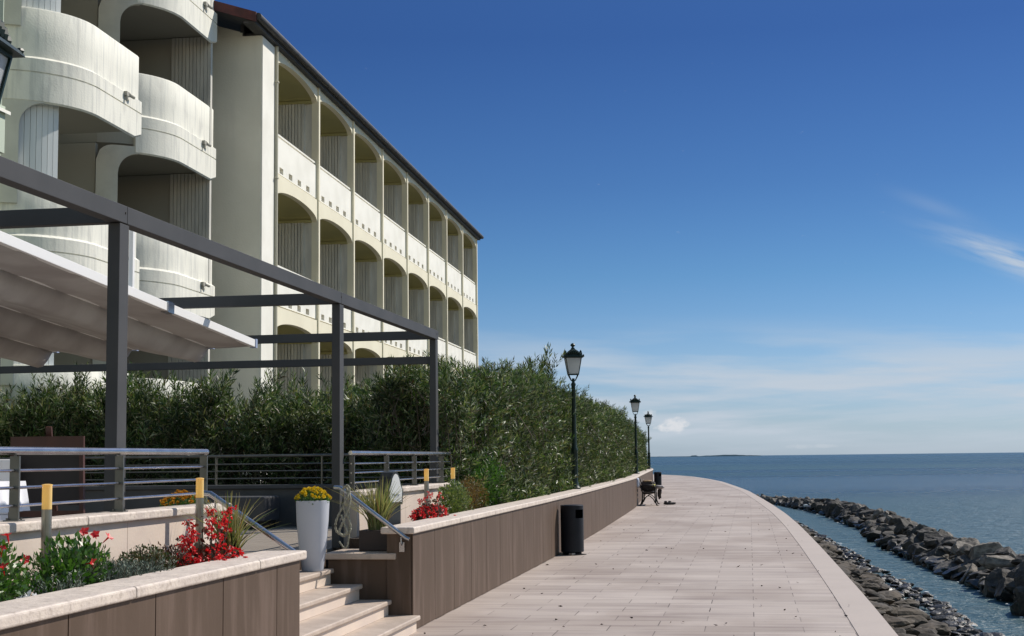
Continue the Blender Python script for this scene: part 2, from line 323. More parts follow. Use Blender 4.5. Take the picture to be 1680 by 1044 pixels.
def lerp(pts, y):
    ys = [p[1] for p in pts]; xs = [p[0] for p in pts]; return float(np.interp(y, ys, xs))
# ------------------------------------------------------------------ ground, promenade, sea
WALL = [(-3.15, 3), (-3.15, 23), (-3.25, 30.7), (-3.45, 40), (-3.60, 46), (-3.86, 51), (-4.42, 62.8), (-4.95, 75), (-5.9, 86), (-7.6, 97), (-10.5, 110), (-16, 128)]
EDGE = [(1.27, -2), (1.25, 13.2), (1.25, 16.5), (1.22, 21), (1.18, 26), (1.09, 33.4), (.95, 40), (.70, 47.5), (.36, 56), (-.06, 66), (-.5, 73), (-1.66, 90), (-2.9, 102), (-4.3, 113), (-6, 122), (-8.6, 131), (-13, 141)]
def smooth_path(P, n=90):
    y0, y1 = P[0][1], P[-1][1]; ys = np.linspace(y0, y1, n); xs = np.array([lerp(P, y) for y in ys])
    k = np.array([1, 2, 3, 2, 1.])/9; xp = np.pad(xs, 2, mode='edge'); xp[:2] = xs[0]; xs2 = np.convolve(xp, k, 'valid')
    xs2[0] = xs[0]; xs2[-1] = xs[-1]
    return list(zip(xs2.tolist(), ys.tolist()))
EP = smooth_path(EDGE, 150); WP = smooth_path(WALL, 150)
b = MB(); n = 150
ys = np.linspace(-2, 128, n)
vs = []
for y in ys: vs += [(lerp(WP, max(3, y))-.05 if y > 3 else -3.2, y, 0), (lerp(EP, y)-.34, y, 0)]
b.add(vs, [(2*i, 2*i+1, 2*i+3, 2*i+2) for i in range(n-1)])
b.add([(-16,128,0), (lerp(EP,128)-.34,128,0), (lerp(EP,134)-.34,134,0), (lerp(EP,141)-.3,141,0), (-30,141,0), (-30,128,0)], [(0,1,2,3,4,5)])
tag(b.build('promenade', 'paving', recalc=False), 'pale stone paved promenade curving left along the sea', kind='structure')
b = MB()
for i in range(len(EP)-1):
    (x0, y0), (x1, y1) = EP[i], EP[i+1]
    vs = [(x0-.34, y0, -.3), (x0, y0, -.3), (x0, y0, .006), (x0-.34, y0, .006), (x1-.34, y1, -.3), (x1, y1, -.3), (x1, y1, .006), (x1-.34, y1, .006)]
    b.add(vs, [(3,2,6,7), (1,5,6,2), (0,3,7,4)])
tag(b.build('promenade_edge', 'kerb_stone', recalc=False), 'pale stone border strip along the seaward side of the promenade', kind='structure')
b = MB(); b.add([(-90,-20,-.03), (-3.2,-20,-.03), (-3.3,60,-.03), (-5.2,80,-.03), (-17,130,-.03), (-90,135,-.03)], [(0,1,2,3,4,5)])
tag(b.build('ground', 'garden_ground', recalc=False), 'garden ground behind the walls', kind='structure')
SEA = -1.2
b = MB(); b.add([(-40000,-60,SEA), (40000,-60,SEA), (40000,45000,SEA), (-40000,45000,SEA)], [(0,1,2,3)])
tag(b.build('sea', 'water', recalc=False), 'calm blue green sea reaching the horizon', kind='structure')
# low far shore on the horizon
b = MB(); D = 7000; pts = []
for i in range(61):
    a = -.075 + i*(.083/60)
    h = 2 + 2*noise.noise(Vector((i*.35, 0, 0))) + (6 if i > 26 else 0)*max(0, 1-abs(i-44)/17) + (4 if 25 < i < 29 else 0)
    pts.append((D*math.sin(a), D*math.cos(a), max(1.5, h)))
vs = []
for x, y, h in pts: vs += [(x, y, SEA), (x, y, SEA+h), (x*1.02, y*1.02, SEA+h), (x*1.02, y*1.02, SEA)]
b.add(vs, [(4*i+j, 4*i+4+j, 4*i+5+j, 4*i+1+j) for i in range(60) for j in range(3)])
tag(b.build('land', 'land_far'), 'low dark strip of far shore on the horizon', kind='structure')
# stone revetment at the foot of the promenade
BANK = [(3.35, -2), (3.40, 23), (3.40, 27), (3.18, 31.6), (2.89, 37), (2.64, 43.5), (2.3, 51), (1.94, 58.4), (1.45, 66), (.9, 73), (-.4, 90), (-3.2, 113), (-7.5, 131), (-12, 141)]
b = MB(); ny, nx = 700, 26; vs = []
ys = np.concatenate([np.linspace(9, 40, 500), np.linspace(40.1, 140, 200)])
for y in ys:
    e = lerp(EP, y); w_ = lerp(BANK, y)
    for j in range(nx):
        u = j/(nx-1); x = e-.08 + (w_+.9-e)*u; z = -.24 + (SEA-.42+.24)*u**.62
        c = Vector((x*2.3, y*1.3, z*2)); n1 = noise.voronoi(c)[0]; st = (n1[1]-n1[0])
        z += .30*min(.6, st) + .10*noise.noise(Vector((x*4, y*2.5, 1))) + .05*noise.noise(Vector((x*13, y*8, 1))) - .08
        if u == 0: z = -.24
        vs.append((x + .05*noise.noise(Vector((x*5, y*5, 7))), y, min(z, -.10)))
b.add(vs, [(i*nx+j, i*nx+j+1, (i+1)*nx+j+1, (i+1)*nx+j) for i in range(ny-1) for j in range(nx-1)])
bank = b.build('revetment', 'rubble', recalc=False)
tag(bank, 'brown layered stone bank falling from the promenade edge to the water', kind='structure')
# ------------------------------------------------------------------ building frame: local x = seaward, local y = along the facade
BA = R(1.79)
def BW(l, t, z=0):
    return Vector((-l*math.cos(BA) - t*math.sin(BA), -l*math.sin(BA) + t*math.cos(BA), z))
# ---- tower with stacked rounded balconies
tw = thing('balcony_tower', 'concrete hotel tower with stacked rounded balconies at the left of the arcaded wing', 'building', BW(10.4*.971, 25*.971, 1.6*.029), BA)
tw.scale = (.971, .971, .971)
X0, Y0 = -10.4, 25.0     # local offsets: subtract
FL = 3.03
def col_path(tc, tend, a0=15):
    P = []
    for a in np.arange(a0, 90.01, 3):
        r = R(a); P.append((-12+1.6*math.sin(r)-X0, tc-1.6*math.cos(r)-Y0, math.sin(r), -math.cos(r), a))
    for t in np.linspace(tc, tend, 7)[1:]: P.append((-10.4-X0, t-Y0, 1, 0, 90))
    return P
def sheet(rows_fn, P):
    """rows_fn(i, p) -> list of (z, offset) of equal length; a swept sheet"""
    b = MB(); vs = []; nr = None
    for i, p in enumerate(P):
        rows = rows_fn(i, p); nr = len(rows)
        for z, o in rows: vs.append((p[0]+p[2]*o, p[1]+p[3]*o, z))
    b.add(vs, [(i*nr+j, (i+1)*nr+j, (i+1)*nr+j+1, i*nr+j+1) for i in range(len(P)-1) for j in range(nr-1)]); return b
def solid(o, th, off=-1):
    s = o.modifiers.new('so', 'SOLIDIFY'); s.thickness = th; s.offset = off; s.use_even_offset = False
    m_ = o.modifiers; 
    return o
def balcony(parent, P, T, start_a):
    Pb = [p for p in P if p[4] >= start_a]
    s = [0]
    for i in range(1, len(Pb)): s.append(s[-1]+math.hypot(Pb[i][0]-Pb[i-1][0], Pb[i][1]-Pb[i-1][1]))
    tot = s[-1]
    def rows(i, p):
        e = tot - s[i]; lift = .10*max(0, 1-e/.12)**2
        return [(T-1.65+lift, -.03), (T-1.62+lift, 0), (T-1.40, 0), (T-1.145, 0), (T-1.14, -.025), (T-1.125, -.025), (T-1.12, 0), (T-1.0, 0), (T-.90, 0), (T-.85, -.07), (T-.5, -.07), (T-.03, -.07), (T, -.09)]
    o = sheet(rows, Pb).build('balcony', 'concrete', parent, smooth_=True, recalc=False); solid(o, .12)
    o.modifiers.move(1, 0) if len(o.modifiers) > 1 else None
    # small outdoor light on the band
    q = Pb[-3]; x, y = q[0], q[1]-.15
    b = MB(); b.box(x, x+.06, y-.07, y+.09, T-.98, T-.90); b.tube([(x+.05, y+.06, T-.94), (x+.08, y+.22, T-.96)], .03, 8); b.tube([(x+.04, y-.02, T-.98), (x+.04, y-.02, T-1.07)], .025, 8)
    b.build('wall_light', 'concrete_dim', o)
    return o
def pillar(parent, P, T, a_open):
    Pp = [p for p in P if p[4] <= 45]
    n = len(Pp); arc = [1.6*R(p[4]-Pp[0][4]) for p in Pp]; so_ = 1.6*R(a_open-Pp[0][4])
    Bt = T-1.65
    b = MB(); vs = []; fs = []
    def top(s): r = .30; return Bt+.14 - (r-math.sqrt(max(0, r*r-(r-s)**2)) if s < r else 0)
    def bot(s):
        if s <= so_+1e-6: return T-FL-.35
        r = .42; d = s-so_; return Bt - (r-math.sqrt(max(0, r*r-(r-d)**2)) if d < r else 0)
    # fine resample
    S = sorted(set(list(np.linspace(0, so_, 7)) + [so_+1e-4] + list(np.linspace(so_+.015, arc[-1], 14))))
    nr = 5
    for s in S:
        a = R(Pp[0][4]) + s/1.6; x = -12+1.6*math.sin(a)-X0; yc = Pp[0][1] + 1.6*math.cos(R(Pp[0][4])); y = yc-1.6*math.cos(a)
        lo, hi = bot(s), top(s)
        for k in range(nr): vs.append((x-.01*math.sin(a), y+.01*math.cos(a), lo+(hi-lo)*k/(nr-1)))
    b.add(vs, [(i*nr+j, (i+1)*nr+j, (i+1)*nr+j+1, i*nr+j+1) for i in range(len(S)-1) for j in range(nr-1)])
    o = b.build('pillar', 'concrete_face' if 'concrete_face' in M else 'concrete', parent, smooth_=True, recalc=False); solid(o, .13)
    o.modifiers.move(1, 0) if len(o.modifiers) > 1 else None
    return o
mat('concrete_face', (.62, .61, .54), .85, var=(.54, .53, .47), vscale=2, bump=.1, bscale=30)
LP_ = col_path(23.6, 25.5); RP_ = col_path(27.7, 29.7)
for k in range(5):
    T = 3.24 + FL*k
    for P, end in ((LP_, 25.5), (RP_, 29.68)):
        balcony(tw, P, T, 42 if P is RP_ else 15)
        pillar(tw, P, T, 30)
        poly = [(p[0]-p[2]*.10, p[1]-p[3]*.10) for p in P] + [(-13.2-X0, end-Y0), (-13.2-X0, P[0][1]+.15)]
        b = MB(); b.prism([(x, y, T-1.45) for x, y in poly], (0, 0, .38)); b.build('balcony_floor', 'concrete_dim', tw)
    # side partition of the right column, slatted towards the sea
    b = MB(); yy = 29.5-Y0
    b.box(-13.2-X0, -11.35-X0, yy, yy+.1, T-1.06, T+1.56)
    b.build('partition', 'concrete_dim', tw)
    b = MB()
    for i in range(11): b.box(-11.35-X0+i*.082, -11.35-X0+i*.082+.072, yy-.03, yy+.08, T-1.06, T+1.56)
    b.build('slat_partition', 'slats', tw)
    b = MB(); b.box(-13.2-X0, -11.62-X0, 26.2-Y0, 26.32-Y0, T-1.06, T+1.56); b.build('partition', 'concrete_dim', tw)
    b = MB(); b.box(-13.0-X0, -12.96-X0, 27.4-Y0, 29.3-Y0, T-1.05, T+1.15); b.build('balcony_door', 'dark_glass', tw)
    b = MB()   # curved white board screen on the left column
    for a in range(26, 56, 4):
        a0_, a1_ = R(a), R(a+3.7); q = []
        for aa in (a0_, a1_): q.append((-12+1.42*math.sin(aa)-X0, 23.6-1.42*math.cos(aa)-Y0))
        x0, y0 = q[0]; x1, y1 = q[1]; dx, dy = -math.sin((a0_+a1_)/2)*.03, math.cos((a0_+a1_)/2)*.03
        b.prism([(x0, y0, T-1.0), (x1, y1, T-1.0), (x1+dx, y1+dy, T-1.0), (x0+dx, y0+dy, T-1.0)], (0, 0, 2.42))
    b.build('board_screen', 'white_board', tw)
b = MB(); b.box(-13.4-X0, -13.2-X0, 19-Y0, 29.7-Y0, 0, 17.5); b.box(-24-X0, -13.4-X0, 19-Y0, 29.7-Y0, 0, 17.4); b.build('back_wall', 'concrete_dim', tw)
# ---- arcaded main wing
wg = thing('arcaded_wing', 'cream hotel wing with rows of arched balconies under a dark eave', 'building', BW(9.4, 30.8), BA)
BAY, NB, t0 = 3.63, 8, 0.0
rails = [-.05, 2.95, 5.98, 9.0]      # handrail heights of the four storeys
for k, Z in enumerate(rails):
    top = 10.98 if k == 3 else rails[k+1]-.93
    n = 26
    def curve(u): return Z+1.54 + .26*math.sqrt(max(0, 1-(2*u-1)**2))
    sb = MB(); ub = [(0,)]
    pts = [(0, .06+(BAY-.12)*i/n, curve(i/n)) for i in range(n+1)]
    sb.prism([(0, .0, top), (0, .0, Z+1.54)] + pts + [(0, BAY, Z+1.54), (0, BAY, top)], (-.14, 0, 0))
    vb = MB(); vs = []
    for i in range(n+1):
        y, z = pts[i][1], pts[i][2]+.02
        vs += [(-.14, y, z), (-1.62, y, z)]
    vb.add(vs, [(2*i, 2*i+1, 2*i+3, 2*i+2) for i in range(n)])
    pb = MB(); p0, p1 = Z-.92, Z-.06
    pb.box(-.13, -.035, .06, BAY-.06, p0+.20, p1); pb.box(-.13, -.035, .06, BAY-.06, p0+.03, p0+.06)
    hy = [.45, 1.19, 1.93, 2.67]; prev = .06
    for h in hy: pb.box(-.13, -.035, prev, h, p0+.06, p0+.20); prev = h+.29
    pb.box(-.13, -.035, prev, BAY-.06, p0+.06, p0+.20)
    hb = MB(); hb.box(-.22, -.131, .1, BAY-.1, p0+.02, p0+.24)
    rb = MB(); rb.box(-.11, -.05, .06, BAY-.06, Z-.005, Z+.035)
    for i in range(4): rb.box(-.09, -.07, .3+i*1.0, .33+i*1.0, p1, Z)
    cb = MB(); cb.box(-.15, .035, -.06, .06, Z-.95, min(Z+2.1, 10.97) if k == 3 else Z+2.08)
    sl = MB()
    nS = 15
    sl = MB()
    for i in range(nS): sl.box(-1.55+i*.082, -1.55+i*.082+.066, BAY-.115, BAY-.075, Z-.95, Z+1.52)
    sl.box(-1.6, -.32, BAY-.075, BAY+.05, Z-.95, Z+1.52)
    pt = MB(); pt.box(-.32, -.152, BAY-.055, BAY+.05, Z-.95, Z+1.54)
    cn_ = MB(); cn_.box(-1.6, -.14, BAY-.15, BAY-.02, Z+1.52, Z+1.585)
    bw = MB(); bw.box(-1.75, -1.62, 0, BAY, Z-1.1, Z+1.95)
    gd = MB(); gd.box(-1.62, -1.60, .9, 2.9, Z-.95, Z+1.2)
    fl = MB(); fl.box(-1.62, -.13, 0, BAY, Z-1.12, Z-.96)
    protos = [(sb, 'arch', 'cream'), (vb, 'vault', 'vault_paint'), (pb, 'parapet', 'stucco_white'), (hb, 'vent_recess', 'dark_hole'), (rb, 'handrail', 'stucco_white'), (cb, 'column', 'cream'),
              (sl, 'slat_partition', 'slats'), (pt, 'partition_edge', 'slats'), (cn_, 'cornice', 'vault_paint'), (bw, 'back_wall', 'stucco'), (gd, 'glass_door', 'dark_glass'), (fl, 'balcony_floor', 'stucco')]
    for mb, nm, mt in protos:
        o = mb.build(nm, mt, wg, recalc=nm != 'vault')
        for j in range(1, NB + (1 if nm == 'column' else 0)):
            c = o.copy(); COL.objects.link(c); c.location.y = BAY*j
b = MB(); b.box(-30, -.005, -1.04, -.13, -.2, 10.92); b.build('end_wall', 'end_plaster', wg, bevel=.01)
b = MB(); b.box(-30, -.45, -1.036, -.13, 10.921, 11.0); b.prism([(-.5, -1.036, 11.0), (-12, -1.036, 11.0), (-12, -1.036, 14.62), (-.5, -1.036, 11.02)], (0, .9, 0)); b.build('gable', 'end_plaster', wg)
b = MB(); b.box(-.004, .02, -1.03, -.14, -.2, 10.9); b.build('corner_face', 'stucco_white', wg)
b = MB(); b.box(-.5, -.02, -.9, -.2, 10.95, 11.02); b.box(-.5, -.42, -1.0, -.2, 10.93, 11.2); b.build('eave_recess', 'roof_dark', wg)
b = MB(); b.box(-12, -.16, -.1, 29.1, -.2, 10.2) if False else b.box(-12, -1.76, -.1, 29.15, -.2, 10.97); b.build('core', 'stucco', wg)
b = MB(); b.box(-1.8, .02, 29.1, 29.22, -.2, 10.97); b.build('far_end_wall', 'stucco_white', wg)
# roof: tilted slab rising inland, dark eave along the sea front, red brown verge over the end wall
sl_ = .32
b = MB(); b.prism([(.16, -1.95, 10.98), (.16, -1.95, 11.10), (-12, -1.95, 11.10+12.16*sl_), (-12, -1.95, 10.98+12.16*sl_)], (0, 31.4, 0)); b.build('roof', 'roof_dark', wg)
b = MB(); b.prism([(.17, -2.0, 10.93), (.17, -2.0, 11.14), (-12, -2.0, 11.14+12.17*sl_), (-12, -2.0, 10.93+12.17*sl_)], (0, .049, 0)); b.build('verge_board', 'roof_red', wg)
b = MB(); b.box(-.14, .13, -1.9, 29.4, 10.93, 10.978); b.build('soffit', 'roof_dark', wg)
b = MB(); b.tube([(.20, -1.95, 11.06), (.20, 29.45, 11.06)], .075, 10); b.build('gutter', 'roof_dark', wg, smooth_=True)
b = MB(); b.tube([(.05, -.10, 10.95), (.05, -.10, 10.2), (.05, -.10, 0)], .045, 8); [b.box(.0, .10, -.16, -.04, z, z+.03) for z in (10.1, 7.9, 5.2, 3.1)]; b.build('downpipe', 'downpipe', wg, smooth_=True)
# ---- slice of a neighbouring building at the far left edge
nb = thing('neighbour_house', 'sliver of a pale green house front with a small ledge at the left edge', 'building', (-10.79, 19.3, 0))
b = MB(); b.box(-4, .0, 0, .02, 0, 14); b.build('wall', 'pale_green', nb)
b = MB(); b.box(-3, .07, -.3, .0, 6.16, 6.86); b.build('bay_wall', 'pale_green', nb)
b = MB(); b.prism([(-1, -.35, 7.28), (.13, -.35, 6.74), (.13, -.35, 6.79), (-1, -.35, 7.34)], (0, .4, 0)); b.build('ledge', 'stucco_white', nb)
# ---- distant house whose roof peeks over the hedge
dh = thing('distant_house', 'distant house with a grey hipped roof peeking above the hedge', 'house', (-25.2, 118, .35))
b = MB(); b.box(-5, 5, -4, 4, 0, 7.6); b.build('wall', 'stucco', dh)
b = MB(); b.add([(-5.6,-4.6,7.55),(5.6,-4.6,7.55),(5.6,4.6,7.55),(-5.6,4.6,7.55),(-2.5,0,9.3),(2.5,0,9.3)], [(0,1,5,4),(1,2,5),(2,3,4,5),(3,0,4),(3,2,1,0)]); b.build('roof', 'house_roof', dh)
# ------------------------------------------------------------------ planter walls along the promenade
CT = .965; CB = .90
def strip(b, y0, y1, a0, a1, z0, z1, path=WP, seg=1.0, gap=.004, y_min=None):
    """blocks that follow the wall line from y0 to y1 between offsets a0 < a1"""
    y = y0
    while y < y1-.02:
        ye = min(y1, y+seg); ya, yb = y+gap/2, ye-gap/2
        xa, xb = lerp(path, ya), lerp(path, yb)
        b.add([(xa+a0,ya,z0),(xa+a1,ya,z0),(xb+a1,yb,z0),(xb+a0,yb,z0),(xa+a0,ya,z1),(xa+a1,ya,z1),(xb+a1,yb,z1),(xb+a0,yb,z1)],
              [(0,3,2,1),(4,5,6,7),(0,1,5,4),(1,2,6,5),(2,3,7,6),(3,0,4,7)])
        y = ye
    return b
def make_wall(y0, y1, label, ends, seg_c, seg_s):
    ox, oy = lerp(WP, y0), y0
    t = thing('planter_wall', label, 'wall', (0, 0, 0))
    b = strip(MB(), y0+.012, y1-.012, -.235, -.018, 0, CB-.004, seg=2.5, gap=0); b.build('core', 'joint_dark', t)
    b = strip(MB(), y0, y1, -.016, 0, .004, CB, seg=seg_c, gap=.011)
    if ends[1]: b.box(lerp(WP, y1)-.25, lerp(WP, y1)-.02, y1-.011, y1+.004, .004, CB)
    if ends[0]: b.box(lerp(WP, y0)-.25, lerp(WP, y0)-.02, y0-.004, y0+.011, .004, CB)
    b.build('cladding', 'cladding', t, bevel=.002)
    b = strip(MB(), y0-(.06 if ends[0] else 0), y1+(.09 if ends[1] else 0), -.30, .025, CB+.002, CT, seg=seg_s, gap=.003)
    b.build('coping', 'travertine', t, bevel=.014, seg=3)
    return t
make_wall(1.35, 9.85, 'near low planter wall of brown panels with pale stone coping, left of the steps', (0, 1), 1.0, 1.9)
make_wall(13.3, 112, 'long curving low wall of brown panels with pale coping, running away right of the steps', (1, 0), .96, 2.2)
# inner kerb walls of the terrace in pale stone
def terrace_wall(y0, y1, label, xf=-3.97):
    t = thing('terrace_wall', label, 'wall', (xf, y0, 0))
    b = MB(); y = 0; Ln = y1-y0
    while y < Ln-.02: ye = min(Ln, y+1.05); b.box(-.165, 0, y+.002, ye-.002, .0, 1.222); y = ye
    b.build('stone_facing', 'travertine_wall', t, bevel=.002)
    b = MB(); y = -.04
    while y < Ln+.02: ye = min(Ln+.05, y+1.9); b.box(-.20, .04, y+.0015, ye-.0015, 1.225, 1.283); y = ye
    b.build('coping', 'travertine', t, bevel=.012, seg=3)
terrace_wall(2.5, 10.55, 'white stone terrace parapet behind the near flower bed')
terrace_wall(14.3, 19.2, 'white stone terrace parapet behind the small sign, right of the steps')
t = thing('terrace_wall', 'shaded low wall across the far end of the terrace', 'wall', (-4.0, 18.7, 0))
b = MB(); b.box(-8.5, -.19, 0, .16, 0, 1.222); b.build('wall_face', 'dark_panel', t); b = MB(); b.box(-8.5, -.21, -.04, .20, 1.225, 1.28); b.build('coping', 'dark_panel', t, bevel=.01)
# soil
tag(MB().box(-3.97, -3.385, -1, 9.84, .3, .84).build('soil', 'soil'), 'dark soil of the near flower bed', kind='structure')
b = MB(); b.box(-3.97, -3.39, 14.0, 19.3, .3, .82); tag(b.build('soil', 'soil'), 'dark soil of the flower bed right of the steps', kind='structure')
b = strip(MB(), 19.3, 112, -5, -.24, .2, .80, seg=2, gap=0); tag(b.build('soil', 'soil'), 'soil bed under the promenade hedge', kind='structure')
# ------------------------------------------------------------------ terrace deck, ledge and steps
t = thing('terrace_deck', 'raised wooden terrace deck behind the parapets', 'deck', (-4.2, 11, 0))
b = MB()
for i in range(56): b.box(-8.2+i*.147, -8.2+i*.147+.141, -9.5, 7.7, .69, .72)
b.build('planks', 'deck_wood', t)
MB().box(-8.2, .02, -9.5, 7.7, -.0, .685).build('base', 'cladding', t)
t = thing('ledge', 'low dark clad ledge with a pale stone slab at the right end of the steps', 'ledge', (-3.4, 13.3, 0))
MB().box(-.58, .0, .02, .98, 0, .66).build('body', 'cladding', t); MB().box(-.62, .09, -.03, .98, .663, .722).build('slab', 'step_stone', t, bevel=.01)
t = thing('entrance_steps', 'pale stone steps climbing from the promenade to the terrace', 'steps', (-3.08, 9.88, 0))
for i in range(4):
    xf = -[0, .27, .55, .83][i]; zt = .145*(i+1)
    MB().box(-1.15, xf-.03, .0, 3.38, zt-.145+(.002 if i else 0), zt-.045).build('riser', 'travertine_wall', t)
    MB().box(-1.16, xf, -.0, 3.40 if i else 3.43, zt-.043, zt).build('tread', 'step_stone', t, bevel=.012, seg=3)
MB().box(-1.3, -1.14, 0, 3.4, .3, .715).build('riser', 'travertine_wall', t)
# ------------------------------------------------------------------ railings
def railing(y0, y1, posts, label, x=-4.04, group=None):
    t = thing('railing', label, 'railing', (x, y0, 1.283), 0, group)
    L_ = y1-y0
    MB().tube([(0, -.03, .39), (0, L_, .39)], .023, 14).build('top_rail', 'steel', t, smooth_=True)
    for z in (.28, .185, .085): MB().tube([(0, 0, z), (0, L_, z)], .0085, 8).build('bar', 'steel', t, smooth_=True)
    for p in posts:
        q = p-y0
        b = MB(); b.box(-.028, .028, q-.008, q+.008, 0, .36); b.tube([(0, q, .355), (0, q, .385)], .008, 8); b.box(-.045, .045, q-.04, q+.04, .0, .007)
        for sx in (-.032, .032): b.tube([(sx, q+.02, .007), (sx, q+.02, .018)], .006, 6); b.tube([(sx, q-.02, .007), (sx, q-.02, .018)], .006, 6)
        b.build('post', 'steel_post', t)
railing(3, 10.33, [6.1, 7.47, 8.82, 10.28], 'steel tube railing on the near parapet, left of the white pot')
railing(14.33, 19.25, [14.36, 15.79, 17.15, 18.71], 'steel tube railing on the parapet behind the small sign')
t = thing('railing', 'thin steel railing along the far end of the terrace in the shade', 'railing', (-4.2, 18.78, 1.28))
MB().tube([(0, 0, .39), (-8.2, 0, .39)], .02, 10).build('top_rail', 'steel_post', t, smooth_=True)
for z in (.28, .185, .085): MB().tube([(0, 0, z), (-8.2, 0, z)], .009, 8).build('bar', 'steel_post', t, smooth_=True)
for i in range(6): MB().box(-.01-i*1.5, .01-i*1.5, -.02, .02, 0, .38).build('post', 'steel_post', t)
def handrail(a, c, label):
    t = thing('handrail', label, 'handrail', c); a = Vector(a)-Vector(c)
    MB().tube([a+Vector((-.06, 0, .004)), a, (0, 0, 0), (.03, 0, -.012)], .021, 14).build('rail', 'steel', t, smooth_=True)
    b = MB(); b.tube([(-.05, 0, .01), (-.05, 0, -.05), (-.05, .035, -.07)], .007, 8); b.box(-.075, -.025, .03, .045, -.13, -.04); b.build('bracket', 'steel', t)
    b = MB(); b.tube([a+Vector((.04, 0, -.04)), a+Vector((.04, 0, -.10)), a+Vector((.03, .05, -.12))], .008, 8); b.build('bracket', 'steel', t)
handrail((-3.86, 9.95, 1.37), (-3.22, 9.95, .945), 'sloping steel stair handrail behind the grass pot on the near side')
handrail((-3.84, 13.24, 1.34), (-3.20, 13.24, .865), 'sloping steel stair handrail with the rope, at the right side of the steps')
# rope looped over the right handrail
b = MB()
def ropecurve(pts, r=.011):
    q = []
    for i in range(len(pts)-1):
        p0, p1 = Vector(pts[max(0, i-1)]), Vector(pts[i]); p2, p3 = Vector(pts[i+1]), Vector(pts[min(len(pts)-1, i+2)])
        for k in range(8):
            u = k/8; q.append(.5*((2*p1)+(p2-p0)*u+(2*p0-5*p1+4*p2-p3)*u*u+(3*p1-p0-3*p2+p3)*u**3))
    q.append(Vector(pts[-1])); b.tube(q, [r*(1+.22*math.sin(i*2.1)) for i in range(len(q))], 8)
rx, ry = -3.80, 13.19
ropecurve([(rx+.0, ry, 1.33), (rx+.05, ry-.02, 1.36), (rx+.07, ry-.03, 1.30), (rx+.0, ry-.03, 1.15), (rx-.06, ry-.03, 1.02), (rx-.05, ry-.03, .93), (rx+.02, ry-.03, .90), (rx+.08, ry-.03, .94), (rx+.07, ry-.03, 1.04), (rx+.02, ry-.04, 1.16), (rx+.06, ry-.04, 1.27), (rx+.03, ry, 1.35)])
ropecurve([(rx+.05, ry, 1.33), (rx+.08, ry-.03, 1.22), (rx+.04, ry-.05, 1.08), (rx+.0, ry-.05, .99), (rx-.02, ry-.05, .93), (rx+.02, ry-.05, .89), (rx+.055, ry-.05, .93), (rx+.03, ry-.05, 1.0), (rx-.0, ry-.05, 1.09)])
ropecurve([(rx+.06, ry-.02, 1.2), (rx+.07, ry-.02, 1.0), (rx+.055, ry-.02, .82), (rx+.02, ry-.02, .78), (rx-.03, ry-.02, .84)], .008)
tag(b.build('rope', 'rope', smooth_='all'), 'twisted pale rope looped over the end of the right stair handrail', 'rope')
# ------------------------------------------------------------------ pergola
pg = thing('pergola', 'dark grey metal pergola frame over the terrace', 'pergola', (-4.1, 13.9, .72))
ox, oy, oz = -4.1, 13.9, .72
PT = 3.32-oz
for y in (8.9, 14.12, 18.68): MB().box(-.085, 0, y-oy-.0, y-oy+.145, 0, PT-.125).build('post', 'anthracite', pg, bevel=.004)
def seg_beam(y0, y1): MB().box(-.09, .006, y0-oy, y1-oy, PT-.12, PT).build('long_beam', 'anthracite', pg, bevel=.004)
seg_beam(1.5, 9.0); seg_beam(9.004, 14.16); seg_beam(14.164, 18.84)
for y in (4.0, 8.93, 14.15, 18.71): MB().box(-6.4, -.091, y-oy, y-oy+.08, PT-.118, PT-.003).build('cross_beam', 'anthracite', pg, bevel=.004)
MB().box(-7.4, -.086, 18.71-oy, 18.78-oy, 2.87-oz, 2.97-oz).build('cross_beam', 'anthracite', pg, bevel=.004)
for y in (8.93, 14.12, 18.7): MB().tube([(.006, y-oy+.04, PT-.05), (.010, y-oy+.04, PT-.05)], .008, 8).build('bolt', 'joint_dark', pg)
for y in (8.93, 14.15, 18.71): MB().box(-6.4, -6.32, y-oy, y-oy+.08, 0, PT-.12).build('post', 'anthracite', pg)
# ------------------------------------------------------------------ awning
aw = thing('awning', 'retractable awning of taupe fabric hanging in folds under pale metal bars', 'awning', (-5.52, 15.5, 2.93))
SL = .0655
bx = [0, -.51, -1.43, -2.41, -3.38, -4.3]
for i, x in enumerate(bx):
    MB().bar((x, 0, 0), (x, -8.5, 8.5*SL), .055, .085).build('bar', 'awning_metal' if True else '', aw, bevel=.004)
    MB().box(x-.035, x+.035, .0, .06, -.05, .05).build('end_cap', 'end_cap', aw)
b = MB(); b.bar((0, -2.35, 2.35*SL), (0, -2.50, 2.50*SL), .075, .105); b.build('clamp', 'steel', aw)
b = MB(); b.box(-.02, .02, -3.28, -3.24, 3.25*SL, .86); b.build('hanger', 'awning_metal', aw)
nyy = 40
for i in range(len(bx)-1):
    prof = []
    x0, x1 = bx[i], bx[i+1]; n = 16
    for k in range(n+1):
        u = k/n; x = x0+(x1-x0)*u
        if i == 0: s = .015*math.sin(math.pi*u)
        else: uk = .17; s = .19*(math.sin(u/uk*math.pi/2) if u < uk else (1-((u-uk)/(1-uk)))**1.15)
        prof.append((x, s))
    vs = []
    for j in range(nyy+1):
        y = -.03 - 8.4*j/nyy
        for x, s in prof:
            vs.append((x, y, -y*SL - .035 - s*(1-.12*math.sin(y*1.7+i)) - .006*math.sin(y*7+x*9)))
    m_ = n+1
    b = MB(); b.add(vs, [(j*m_+k, j*m_+k+1, (j+1)*m_+k+1, (j+1)*m_+k) for j in range(nyy) for k in range(n)])
    o = b.build('fabric', 'awning_fabric', aw, smooth_='all', recalc=False); solid(o, .004)
